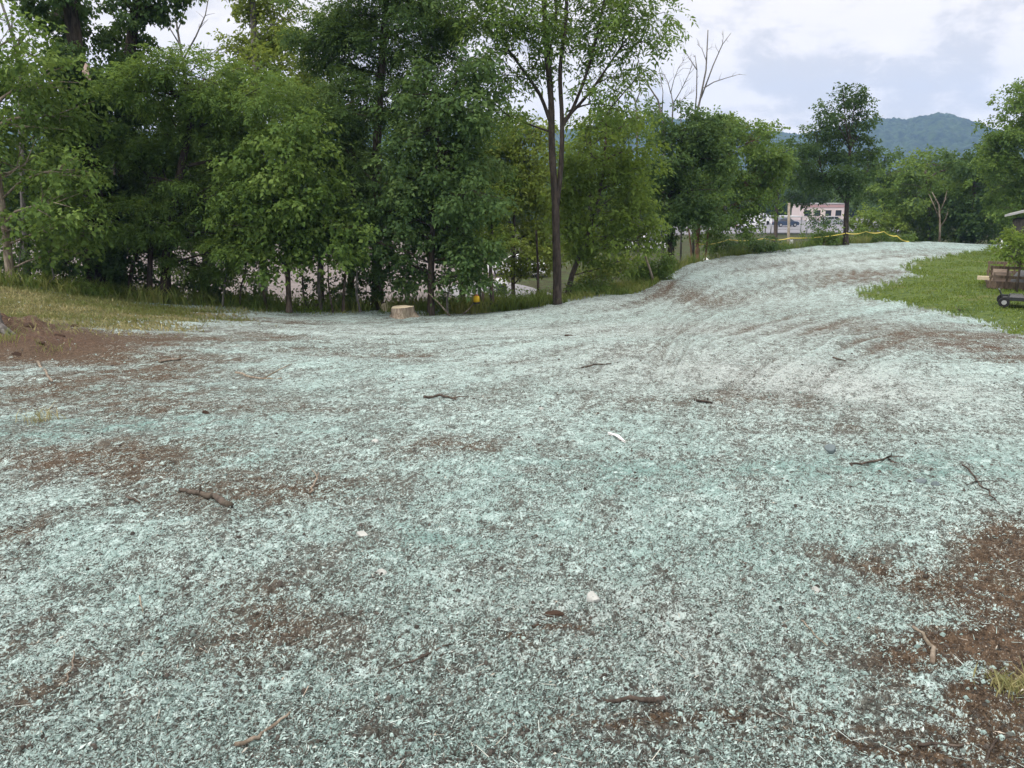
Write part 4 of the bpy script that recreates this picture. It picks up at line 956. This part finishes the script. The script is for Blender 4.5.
def stick(name, label, cat, pts_px, wpx, m, seed, lift=.012, fork=0, group=None, ends=(1, .55)):
    rng = R(seed); q = np.array([GZ(a, b) for a, b in pts_px])
    if len(q) > 2 or True:
        k = np.linspace(0, len(q)-1, 4*(len(q)-1)+1); q = np.stack([np.interp(k, np.arange(len(q)), q[:, i]) for i in range(3)], 1)
    r = wpx*q[:, 1].mean()/F/2; zg = ground_z(q[:, 0], q[:, 1])
    A = np.stack([np.ones(len(q)), np.arange(len(q))], 1); zl = A@np.linalg.lstsq(A, zg, rcond=None)[0]
    q[:, 2] = np.maximum(zl, zg)+r*.6+lift*.2
    ln = np.linalg.norm(q[-1]-q[0]); q[1:-1] += rng.normal(0, .012, (len(q)-2, 3))*ln*np.array([1, 1, .3])
    mb = MB(); mb.tube(q, np.linspace(r*ends[0], r*ends[1], len(q)), 7, wob=.35, rng=rng)
    for j in range(fork):
        s0 = q[rng.randint(len(q)//3, len(q)-1)]; d = unit((q[-1]-q[0])+rng.normal(0, .6, 3)*ln); e = s0+d*ln*rng.uniform(.2, .4); e[2] = s0[2]+abs(rng.normal(0, .12))*ln
        mb.tube([s0, (s0+e)/2+rng.normal(0, .02, 3)*ln, e], [r*.55, r*.45, r*.2], 5)
    off = q[0].copy(); o = mb.build(name, m, None, True, off); o.location = tuple(off); tag(o, label, cat, group); return o

def stump(label, p, r, h, seed, roots=0, bk='bark_grey'):
    root = empty('tree_stump', p, label, 'tree stump'); rng = R(seed); mb = MB(); n = 26; rings = []
    a = np.arange(n)*2*math.pi/n; wv = 1+.10*np.sin(a*3+seed)+.06*np.sin(a*5+1)+rng.normal(0, .02, n)
    prof = [(-.25, 1.45), (0, 1.28), (.25, 1.08), (.6, 1.0), (1.0, .97)]
    for (z, k) in prof:
        fl = 1+(.16*np.sin(a*4+seed)*(1-z) if z < .5 else 0)
        rings.append(np.stack([np.cos(a)*r*k*wv*fl, np.sin(a)*r*k*wv*fl, np.full(n, z*h)+(.04*h*np.cos(a) if z == 1 else 0)], 1))
    f = []
    for i in range(len(rings)-1):
        for k in range(n): f.append((i*n+k, i*n+(k+1) % n, (i+1)*n+(k+1) % n, (i+1)*n+k))
    mb.add(np.concatenate(rings), f)
    for j in range(roots):
        t = rng.uniform(0, 6.28); d = np.array([math.cos(t), math.sin(t), 0]); 
        mb.tube([d*r*.8+[0, 0, h*.35], d*r*1.5+[0, 0, h*.08], d*r*2.3+[0, 0, -.08]], [r*.3, r*.2, r*.08], 7, wob=.3, rng=rng)
    mb.build('bark', M[bk], root, True)
    m = MB(); top = rings[-1].copy(); m.add(np.concatenate([top*[.985, .985, 1]+[0, 0, .004], top*[.6, .6, 1]+[0, 0, .010], [[0, 0, h+.012]]]), [(k, (k+1) % n, n+(k+1) % n, n+k) for k in range(n)]+[(n+k, n+(k+1) % n, 2*n) for k in range(n)])
    m.build('cut_top', M['cut'], root); return root

def build_objects():
    mats(); rng = R(3)
    # --- stumps, logs, marker
    p = GZ(-10, 342); stump('pale topped tree stump on the reddish dirt mound at the left edge', p-[0, 0, .04], .20, .40, 5, 3)
    p = P(402, 316, 22.0); p[2] = tz(p[0], p[1]); stump('freshly cut stump with pale splintered top in front of the tree row', p, .32, .30, 8, 0, 'bark_pale')
    b = P(384, 309, 23.4); b[2] = tz(b[0], b[1]); root = empty('split_log', b, 'short split log with a yellow cut end beside the freshly cut stump', 'log')
    m = MB(); m.tube([(-.16, .28, .12), (0, .05, .13), (.03, -.02, .13)], [.14, .15, .15], 12, wob=.1, rng=rng); m.build('bark', M['bark'], root, True)
    m = MB(); m.tube([(.03, -.021, .13), (.033, -.030, .13)], [.14, .14], 12, wob=.05, rng=rng); m.build('cut_end', M['cut'], root)
    # wooden post with yellow marker
    b = P(483, 309, 23.6); b[2] = tz(b[0], b[1]); root = empty('wooden_post', b, 'short brown wooden post carrying a yellow and red marker in the weeds', 'post')
    m = MB(); m.box((0, 0, .28), (.075, .075, .62), .2, .96); m.build('post', M['wood'], root)
    b2 = P(476.5, 305, 23.2); b2[2] = tz(b2[0], b2[1]); z0 = P(476.5, 303.5, 23.2)[2]; z1 = P(476.5, 293.5, 23.2)[2]; h = z1-z0
    root2 = empty('marker_lamp', (b2[0], b2[1], z0), 'small yellow and red marker lamp hanging against the slender trunk by the post', 'marker lamp')
    m = MB(); m.tube([(0, 0, .04), (0, 0, .06), (0, 0, h*.7), (0, 0, h*.8)], [.06, .10, .09, .05], 12); m.build('lens', M['yellow'], root2, True)
    m = MB(); m.tube([(0, 0, 0), (0, 0, .05)], [.105, .105], 12); m.build('base', M['black_paint'], root2)
    m = MB(); m.tube([(0, -.0, h*.8), (0, 0, h*.9)], [.062, .045], 12); m.build('cap', M['red'], root2)
    m = MB(); m.tube([(-.07, 0, h*.7), (-.05, 0, h*.98), (0, .02, h*1.12), (.05, 0, h*.98), (.07, 0, h*.7)], .008, 5); m.build('bail', M['black_paint'], root2)
    # --- valley: road, lots, vehicles, pole, carport, buildings
    def sheet(name, pts, z, m):
        mb = MB(); v = np.array([(a[0], a[1], z) for a in pts]); n = len(v); w = v-[0, 0, .3]
        mb.add(np.concatenate([v, w]), [tuple(range(n))]+[(i, (i+1) % n, n+(i+1) % n, n+i) for i in range(n)]); o = mb.build(name, m); tag(o, kind='structure'); return o
    sheet('road', [V(*q) for q in [(470, 304), (500, 303.5), (535, 302), (560, 300), (552, 295), (538, 290), (522, 286), (508, 283.5), (490, 282), (470, 283), (440, 290)]], VALLEY+.07, M['asphalt'])
    sheet('car_park', [V(*q) for q in [(720, 234), (770, 233.5), (850, 233), (900, 232), (900, 219), (850, 217), (740, 217), (660, 222), (640, 236)]], VALLEY+.07, M['paving'])
    def on(px, py, dz=.07): q = V(px, py); q[2] = VALLEY+dz; return q
    b = on(501, 294.5); root = empty('litter_bin', b, 'small black bin with a white lid by the road, seen between the slender trunks', 'bin')
    m = MB(); m.box((0, 0, .30), (.50, .50, .60), .3, 1.12); m.build('body', M['black_paint'], root)
    m = MB(); m.box((0, 0, .74), (.60, .60, .28), .3, .8); m.build('lid', M['white_paint'], root)
    car('parked_car', 'white car glimpsed through leaves beyond the road, left of the tall forked trunk', on(519, 276), 2.9, M['white_paint'])
    car('parked_car', 'white car glimpsed behind the drooping locust and the broken sapling', on(643, 251), .2, M['white_paint'])
    car('parked_car', 'white car in the car park nearest to the yellow tape, behind thin leaves', on(747, 229.5), .15, M['white_paint'])
    car('parked_car', 'second white car, parked behind the one nearest to the yellow tape', on(741, 224), .1, M['grey_white'])
    car('parked_car', 'dark blue car under the flat roofed carport', on(785, 227), .2, M['blue_paint'])
    car('parked_car', 'silver car parked in front of the pink building, left of the lone tree', on(832, 224.5), .1, M['silver_paint'])
    b = on(757, 225); root = empty('parked_van', b, 'white van parked left of the steel posts, behind thin leaves', 'van', None, .15)
    m = MB(); m.prism([(-2.4, .35), (-2.4, 1.95), (-2.3, 2.05), (1.1, 2.05), (1.75, 1.25), (2.4, 1.05), (2.45, .35)], -.95, .95); m.build('body', M['white_paint'], root)
    for sg in (-1, 1):
        m = MB(); m.prism([(.45, 1.25), (.45, 1.8), (1.1, 1.8), (1.5, 1.25)], sg*.95-.012, sg*.95+.012); m.build('window', M['glass'], root)
        for x in (-1.6, 1.6):
            m = MB(); a = np.linspace(0, 2*math.pi, 15)[:-1]; m.prism([(x+.36*math.cos(q), .36+.36*math.sin(q)) for q in a], sg*.88-.1, sg*.88+.1); m.build('wheel', M['rubber'], root)
    b = on(788, 235.0); root = empty('carport', b, 'flat roofed grey carport on slim posts in the far car park', 'carport', None, .06)
    for x in (-1.8, 0, 1.8):
        for y in (0, 4.2):
            m = MB(); m.box((x, y, 1.2), (.13, .13, 2.4)); m.build('post', M['steel'], root)
    m = MB(); m.box((0, 2.1, 2.49), (4.3, 5.0, .12)); m.build('roof', M['steel'], root)
    m = MB(); m.box((0, 0, .75), (3.47, .06, .10)); m.build('rail', M['steel'], root)
    for i, px in enumerate((765, 770.5, 806.5)):
        q = on(px, 235); o = MB(); o.tube([(0, 0, 0), (0, 0, 2.35)], [.08, .08], 8); o.tube([(0, 0, 2.35), (0, 0, 2.42)], [.11, .09], 8)
        o = o.build('steel_post', M['steel'], None, True); o.location = tuple(q)
        tag(o, ('grey steel post at the left end of the row beside the carport', 'grey steel post between the leftmost post and the carport', 'grey steel post right of the carport, before the pink building')[i], 'post')
    D = 60; b = P(788, 245, D); b[2] = tz(b[0], b[1]); top = P(789, 203, D)
    root = empty('utility_pole', b, 'pale wooden pole standing in front of the carport below the crest', 'pole')
    m = MB(); m.tube([(0, 0, -.1), (0, 0, (top-b)[2]*.5), (top[0]-b[0], 0, (top-b)[2])], [.115, .105, .095], 10, wob=.05, rng=rng); m.build('pole', M['pole_wood'], root, True)
    m = MB(); m.box((.22, 0, (top-b)[2]-2.9), (.25, .18, .32), 0, .9); m.build('meter_box', M['grey_white'], root)
    b = on(822, 220.5); root = empty('shop_building', b, 'low pink and cream building with a red band across the far car park', 'building', None, .05)
    m = MB(); m.box((0, 2.5, 1.7), (9.5, 5, 3.4)); m.build('wall', M['pink_wall'], root)
    m = MB(); m.box((0, -.06, 2.95), (9.3, .1, .5)); m.build('fascia_band', M['fascia'], root)
    m = MB(); m.box((0, 2.5, 3.47), (9.9, 5.4, .14)); m.build('roof', M['roofing'], root)
    for x in (-3.4, -1.2, 1.2, 3.4):
        w = MB(); w.box((x, -.03, 1.5), (1.5, .08, 1.4)); w = w.build('window', M['cream'], root); m = MB(); m.box((x, -.08, 1.5), (1.3, .03, 1.2)); m.build('pane', M['glass'], w)
    m = MB(); m.box((0, -.04, 1.05), (.9, .09, 2.1)); m.build('door', M['cream'], root)
    # --- right edge: trailer, load, cart, shed
    TRZ = -.50; Dt = 24.2; x0 = P(988, 288, Dt)[0]; zg = tz(x0+1, Dt); 
    sc = Dt/F; zb = P(988, 288, Dt)[2]; ztop = P(988, 266, Dt)[2]; root = empty('utility_trailer', (x0, Dt, zg), 'low timber sided trailer loaded with brush at the right edge of the lawn', 'trailer', None, TRZ)
    h0 = zb-zg; ht = ztop-zg; Ln = 3.6; Wd = 1.7
    m = MB(); m.box((Ln/2, Wd/2, h0+.10), (Ln, Wd, .08)); m.build('deck', M['wood'], root)
    for y in (0, Wd): m = MB(); m.box((Ln/2, y, h0+.11), (Ln, .05, .22)); m.build('side_board', M['wood'], root)
    m = MB(); m.box((-.01, Wd/2, h0+.11), (.05, Wd-.06, .22)); m.build('end_board', M['wood'], root)
    for y in (-.04, Wd+.04):
        for x in (.03, .46, .75, 1.05, 1.9, 2.7, 3.5): m = MB(); m.box((x, y, (h0+ht)/2+.02), (.055, .05, ht-h0)); m.build('post', M['wood'], root)
        for z in (ht, h0+(ht-h0)*.58): m = MB(); m.box((Ln/2, y-.04*(1 if y < 0 else -1), z-.03), (Ln+.04, .035, .085)); m.build('rail', M['wood'], root)
    for y in (.02, Wd-.02):
        m = MB(); a = np.linspace(0, 2*math.pi, 17)[:-1]; m.prism([(2.2+.28*math.cos(q), .28+.28*math.sin(q)) for q in a], y-.30 if y < 1 else y+.12, y-.12 if y < 1 else y+.30); m.build('wheel', M['rubber'], root)
    m = MB(); m.tube([(Ln, Wd/2, h0+.02), (Ln+1.1, Wd/2, h0-.02)], [.05, .05], 8); m.build('drawbar', M['black_paint'], root)
    base = np.array([x0, Dt, zg]); tr_off = lambda a, b, c: np.array([a*math.cos(TRZ)-b*math.sin(TRZ), a*math.sin(TRZ)+b*math.cos(TRZ), c])
    for i, (dx, dy, dz, w, hh, rz) in enumerate([(.34, .25, .17, .50, .36, .1), (.30, .62, .17, .46, .42, -.15)]):
        m = MB(); 
        for k in range(4): m.box((0, 0, hh*(k+.5)/4), (w, .05, hh/4-.02), 0)
        for sx in (-.2, .2): m.box((sx, .05, hh/2), (.06, .045, hh), 0)
        o = m.build('pallet_panel', M['pale_board']); place(o, base+tr_off(dx, dy, h0+.145), rz+TRZ); tag(o, ('pale slatted pallet panel standing at the near corner of the trailer deck', 'pale slatted pallet panel leaning behind another on the trailer deck')[i], 'pallet')
    n1 = 18; n2 = 10; vs = []; 
    for j in range(n2):
        for i in range(n1):
            u, v = i/(n1-1), j/(n2-1); e = (math.sin(math.pi*u)**.45)*(math.sin(math.pi*v)**.45)
            vs.append((.62+u*2.7, .12+v*1.4, h0+.142+e*.66*(1+.35*vnoise(np.array([u*7.]), np.array([v*5.]), 6)[0])))
    m = MB(); m.add(vs, [(j*n1+i, j*n1+i+1, (j+1)*n1+i+1, (j+1)*n1+i) for j in range(n2-1) for i in range(n1-1)])
    o = m.build('tarpaulin', M['tarp'], None, True); o.location = tuple(base); o.rotation_euler = (0, 0, TRZ); tag(o, 'dark charcoal tarpaulin heaped over the load of the timber trailer', 'tarpaulin')
    m = MB(); m.box((0, 0, 0), (.42, .14, .11), .15); o = m.build('timber_offcut', M['cut']); p = P(984, 275.5, Dt-.12); p2 = np.array([p[0], Dt+.5, tz(p[0], Dt+.5)+.055])
    place(o, base+tr_off(-.10, .35, h0+.22+.056), TRZ); tag(o, 'pale offcut of timber sticking out over the left end of the trailer', 'timber')
    Dc = 20.3; x0 = P(999, 305, Dc)[0]; zg = tz(x0+.5, Dc); root = empty('garden_cart', (x0, Dc, zg), 'low black cart with a white panel on the lawn in front of the timber trailer', 'cart', None, -.5)
    m = MB(); m.box((.85, .35, .20), (1.5, .62, .05)); m.box((.85, .04, .22), (1.5, .05, .09)); m.box((.85, .66, .22), (1.5, .05, .09)); m.build('frame', M['black_paint'], root)
    m = MB(); m.box((.95, .02, .185), (.62, .03, .13)); m.build('side_panel', M['white_paint'], root)
    m = MB(); m.box((.38, .35, .27), (.36, .5, .09), 0, .8); m.build('engine_cover', M['black_paint'], root)
    for x in (.10, 1.45):
        for y in (-.02, .70):
            m = MB(); a = np.linspace(0, 2*math.pi, 17)[:-1]; m.prism([(x+.13*math.cos(q), .13+.13*math.sin(q)) for q in a], y-.05, y+.05); w = m.build('wheel', M['rubber'], root)
            m = MB(); sg = -1 if y < .3 else 1; m.prism([(x+.06*math.cos(q), .13+.06*math.sin(q)) for q in a], y+sg*.052, y+sg*.060); m.build('rim', M['steel'], w)
    m = MB(); m.tube([(0.06, .1, .24), (-.02, .1, .42), (-.02, .6, .42), (0.06, .6, .24)], .015, 6); m.build('handle', M['black_paint'], root)
    Ds = 38; x0 = P(1013, 220, Ds)[0]; zg = tz(x0+1.5, Ds+1.5); zt = P(1010, 216, Ds)[2]-zg; root = empty('garden_shed', (x0, Ds, zg), 'dark shed with a pale grey roof behind the shrub at the right edge', 'shed', None, -.62)
    m = MB(); m.box((2.0, 1.5, (zt-.1)/2-.1), (4.0, 3.0, zt)); m.build('wall', M['dark_board'], root)
    m = MB(); m.prism([(-.35, zt-.04), (-.35, zt+.06), (2.0, zt+.75), (4.35, zt+.06), (4.35, zt-.04), (2.0, zt+.62)], -.3, 3.3); m.build('roof', M['roofing'], root)
    m = MB(); m.box((1.6, -.03, 1.0), (.9, .06, 2.0)); m.build('door', M['wood'], root)
    b = G(1001, 249); b[2] = tz(b[0], b[1]); z = P(1001, 241, b[1])[2]-b[2]; m = MB(); m.box((0, 0, z/2-.05), (.11, .05, z+.1), .2); m.box((0, 0, z+.02), (.11, .05, .05), .2, .3)
    o = m.build('marker_stake', M['white_paint']); o.location = tuple(b); tag(o, 'white wooden stake where the crest meets the lawn, above the trailer', 'stake')
    # --- yellow tape along the crest
    def strip(name, label, px, m, wd=.07):
        q = np.array([P(a, b, d) for a, b, d in px]); k = np.linspace(0, len(q)-1, 12*(len(q)-1)+1); q = np.stack([np.interp(k, np.arange(len(q)), q[:, i]) for i in range(3)], 1)
        fr = k-np.floor(k); q[:, 2] -= .10*4*fr*(1-fr)
        tw = np.sin(k*5.0)*.7; off = np.stack([np.zeros(len(q)), np.sin(tw), np.cos(tw)], 1)*wd/2
        n = len(q); th = np.stack([np.zeros(n), np.cos(tw), -np.sin(tw)], 1)*.002
        v = np.concatenate([q-off-th, q+off-th, q+off+th, q-off+th]); f = []
        for i in range(n-1):
            for a in range(4): b = (a+1) % 4; f.append((a*n+i, a*n+i+1, b*n+i+1, b*n+i))
        mb = MB(); mb.add(v, f); o0 = q[0].copy(); o = mb.build(name, m, None, True, o0); o.location = tuple(o0); tag(o, label, 'barrier tape')
    strip('barrier_tape', 'yellow tape stretched from the many stemmed tree past the wooden pole to the lone tree', [(699, 244, 39.5), (728, 239.5, 42), (764, 238.5, 45), (790, 238, 47), (845, 233.5, 46.6)], M['tape'], .05)
    strip('barrier_tape', 'yellow tape looping right from the lone tree over a green bush on the crest', [(846, 233, 46.6), (866, 231.5, 48), (884, 231.5, 49), (897, 236, 49), (909, 241.5, 49)], M['tape'], .06)
    # --- white bag, debris by the many stemmed tree
    p = GZ(706, 258); m = MB(); n = 14; rings = []
    for z, k in ((-.02, .7), (.05, 1.0), (.16, .95), (.25, .6), (.30, .2), (.36, .26)):
        a = np.arange(n)*2*math.pi/n; rings.append(np.stack([np.cos(a)*.24*k*(1+.25*(rng.rand(n)-.5)), np.sin(a)*.18*k*(1+.25*(rng.rand(n)-.5)), np.full(n, z)], 1))
    m.add(np.concatenate(rings), [(i*n+k, i*n+(k+1) % n, (i+1)*n+(k+1) % n, (i+1)*n+k) for i in range(5) for k in range(n)]+[tuple(range(n-1, -1, -1)), tuple(5*n+k for k in range(n))])
    o = m.build('plastic_bag', M['bag'], None, True); o.location = tuple(p); tag(o, 'white plastic bag at the foot of the reddish many stemmed tree', 'bag')
    # --- stones and clods on the mulch
    S = lambda *a, **k: rock(*a, **k)
    S('stone', 'dark grey squarish stone alone on the mulch right of centre, the largest one', 'stone', 831, 453, 15, 12, M['stone_grey'], 1, .22)
    S('stone', 'left stone of a dark pair lying below the dark twig', 'stone', 921, 484, 13, 8, M['stone_grey'], 2, .5)
    S('stone', 'right stone of a dark pair lying below the dark twig', 'stone', 935, 487, 10, 8, M['stone_grey'], 3, .5)
    S('stone', 'pale round stone below the right side of the dark soil clods in the near foreground', 'stone', 592, 609, 17, 12, M['stone_pale'], 4, .5)
    S('stone', 'flat white stone on the mulch just above the teal patch, left of centre', 'stone', 363, 536, 16, 8, M['stone_pale'], 5, .5)
    S('stone', 'small pale stone below the flat white one, left of centre', 'stone', 382, 574, 13, 7, M['stone_pale'], 6, .5)
    S('stone', 'white stone with a dark side, farthest left of the pale stones', 'stone', 375, 444, 11, 8, M['stone_pale'], 7, .5)
    S('stone', 'grey green stone beside the bare brown soil on the right', 'stone', 816, 590, 13, 10, M['stone_pale'], 8, .5)
    S('stone', 'small white stone above the white wood chip near the centre', 'stone', 541, 411, 7, 4, M['stone_pale'], 9, .5)
    S('soil_clod', 'long dark brown clod of soil in the foreground, left of the pale round stone', 'soil clod', 553, 623, 34, 9, M['clod'], 10, .5)
    S('soil_clod', 'smaller dark clod just below the long one in the foreground', 'soil clod', 536, 641, 18, 6, M['clod'], 11, .5)
    S('soil_clod', 'dark clod on the mulch right of the dry grass tuft at left', 'soil clod', 207, 416, 10, 7, M['clod'], 12, .5)
    S('soil_clod', 'dark clod near the dead twig in the distance, at the middle of the slope', 'soil clod', 569, 336, 10, 4, M['clod'], 13, .3)
    for i, (a, b, w_, h_, lab) in enumerate([(28, 336, 16, 9, 'reddish soil clod on the dirt mound just right of the stump'), (60, 344, 13, 6, 'reddish soil clod at the right foot of the dirt mound'), (42, 352, 10, 6, 'small reddish soil clod low on the front of the dirt mound'), (74, 330, 12, 6, 'soil clod lying in the dry grass above the dirt mound'), (16, 357, 12, 6, 'soil clod below the green weed tuft at the left edge')]):
        S('soil_clod', lab, 'soil clod', a, b, w_, h_*.8, M['clod'], 30+i, .48)
    S('soil_clod', 'dark clod in the teal stained patch at left', 'soil clod', 92, 476, 16, 6, M['clod'], 15, .5)
    # --- sticks
    K = stick
    K('branch', 'thick brown bent stick lying on the mulch in the left foreground', 'stick', [(180, 489), (200, 496), (214, 503), (231, 516)], 8, M['bark'], 1, fork=1, ends=(.6, 1))
    K('stick', 'pale straight stick tilted on the ground below the dirt mound', 'stick', [(38, 362), (53, 386)], 3.2, M['bark_pale'], 2)
    K('stick', 'dark thin wavy twig on pale mulch in the middle of the slope', 'stick', [(582, 371), (594, 368), (611, 367)], 2.2, M['bark'], 3)
    K('stick', 'dark jagged twig just above the pair of dark stones', 'stick', [(850, 465), (872, 463), (886, 461), (898, 465)], 2.6, M['bark'], 4, fork=2)
    K('branch', 'dark crooked branch with fine side twigs at right, beyond the stone pair', 'stick', [(962, 468), (975, 480), (985, 490), (996, 504)], 2.2, M['bark'], 5, fork=4)
    K('root', 'pale crooked root on the bare brown soil at lower right', 'root', [(912, 630), (924, 642), (930, 655), (931, 672)], 6, M['bark_pale'], 6, ends=(.5, 1))
    K('stick', 'short brown stick at the bottom right edge of the mulch', 'stick', [(917, 752), (940, 750), (963, 749)], 4.5, M['bark'], 7)
    K('stick', 'long pale curved stick at the bottom of the photo left of centre', 'stick', [(236, 752), (258, 742), (278, 728), (293, 712)], 5.5, M['bark_pale'], 8)
    K('stick', 'thin long twig lying in the foreground left of the long soil clod', 'stick', [(392, 679), (420, 672), (452, 660)], 2.6, M['bark'], 9)
    K('bark_strip', 'dark strip of bark lying in the bottom foreground right of centre', 'bark', [(604, 719), (630, 714), (664, 708)], 8, M['bark'], 10, ends=(.5, .9))
    K('stick', 'pale short sprig standing out on the mulch right of the thick bent stick', 'stick', [(310, 494), (316, 484), (319, 474)], 2.6, M['bark_pale'], 11, fork=1)
    K('stick', 'small dark stick left of the thick bent stick', 'stick', [(127, 500), (140, 504)], 3.5, M['bark'], 12)
    K('stick', 'pale weathered stick far left under the dry bank', 'stick', [(160, 364), (181, 360)], 3.2, M['bark_pale'], 13)
    K('stick', 'pair of pale thin twigs lying flat below the maple', 'stick', [(236, 374), (258, 379), (282, 380)], 2.8, M['bark_pale'], 14, fork=1)
    K('stick', 'dark curled bark piece just above the middle left of the slope', 'stick', [(424, 400), (440, 399), (456, 403)], 3.4, M['bark'], 15, fork=2)
    K('stick', 'dark stick in the distance on the right slope, level with the lawn tip', 'stick', [(833, 359), (846, 361)], 2.4, M['bark'], 16)
    K('stick', 'short dark stick left of the largest dark stone', 'stick', [(694, 409), (712, 407)], 3.2, M['bark'], 17)
    K('stick', 'thin yellowish stem lying by the grey green stone on the right', 'stick', [(800, 625), (814, 640), (826, 654)], 2.2, M['bark_pale'], 18)
    K('stick', 'thin straight pale straw standing in the left foreground', 'stick', [(140, 600), (143, 614)], 1.8, M['bark_pale'], 19)
    K('stick', 'thin curved pale twig in the lower left foreground', 'stick', [(66, 684), (73, 668), (74, 652)], 2.2, M['bark_pale'], 20)
    K('stick', 'brown twig lying at the left edge of the lower right soil patch', 'stick', [(985, 768), (992, 752), (1002, 742)], 3, M['bark'], 21)
    # white chip
    p = GZ(616, 440); q = GZ(626, 446); a = GZ(608, 435); m = MB(); d = unit(q-a); s = np.cross(d, [0, 0, 1.0]); ln = np.linalg.norm(q-a)
    m.add([a+s*.008, a-s*.008, p-s*.022, q, p+s*.022]+np.array([0, 0, .022]), [(0, 1, 2, 3, 4)]); m.add([a+s*.008, a-s*.008, p-s*.022, q, p+s*.022]+np.array([0, 0, .008]), [(4, 3, 2, 1, 0)])
    o = m.build('wood_chip', M['bag'], None, False, a); o.location = tuple(a); tag(o, 'white pointed wood chip on the mulch near the centre', 'wood chip')
    # leaning dead poles at the tree row
    def pole(label, px, r, m, seed):
        b = P(*px[0]); b[2] = tz(b[0], b[1]); pts = np.array([b]+[P(*q) for q in px[1:]]); mb = MB(); mb.tube(pts, np.linspace(r, r*.5, len(pts)), 6, wob=.2, rng=R(seed)); o = mb.build('dead_branch', m, None, True, b); o.location = tuple(b); tag(o, label, 'branch')
    pole('pale dead branch leaning left against the trunk of the dense bluish tree', [(450, 315, 22.5), (438, 302, 22.5), (426, 291, 22.7)], .03, M['bark_pale'], 3)
    pole('short pale pole leaning right in the weeds beside the yellow marker', [(463, 316, 23), (468, 310, 23), (474, 303, 23.2)], .025, M['bark_pale'], 4)
    pole('grey dead branch sticking up from the grassy bank near the leaning tree', [(44, 296, 20.5), (54, 278, 20.6), (49, 256, 20.7)], .03, M['bark_grey'], 5)
    pole('thin dry sapling stem arching over the grassy bank by the thick ivy trunk', [(22, 292, 20.3), (18, 268, 20.4), (23, 238, 20.6)], .025, M['bark_grey'], 6)
    # grass tufts
    def tuft(label, px, py, h, n, m, seed, spread=.08, t0=.6):
        rg = R(seed); p = GZ(px, py); x = p[0]+rg.normal(0, spread, n); y = p[1]+rg.normal(0, spread, n)
        o = blades('grass_tuft', x, y, rg.uniform(.4, 1, n)*h, np.full(n, .006), m, rg, .6, t0, base=p); o.location = tuple(p); tag(o, label, 'grass tuft')
    tuft('bright green weed tuft on the dirt mound at the left edge', 3, 350, .28, 90, G_WEED, 1, .16, .8)
    tuft('dry straw coloured tuft on teal mulch at left', 43, 424, .16, 60, G_DRY, 2, .08, .7)
    tuft('flattened dry straw tuft on the bare soil at the lower right edge', 1012, 690, .06, 260, G_DRY, 3, .045, .6)
    tuft('thin green tuft beside the dry straw tuft at left', 52, 354, .14, 50, G_WEED, 4, .14, .7)

build_light(); build_ground(); mulch_fibre(); build_grass(); build_mountain(); build_trees(); build_objects(); build_haze()
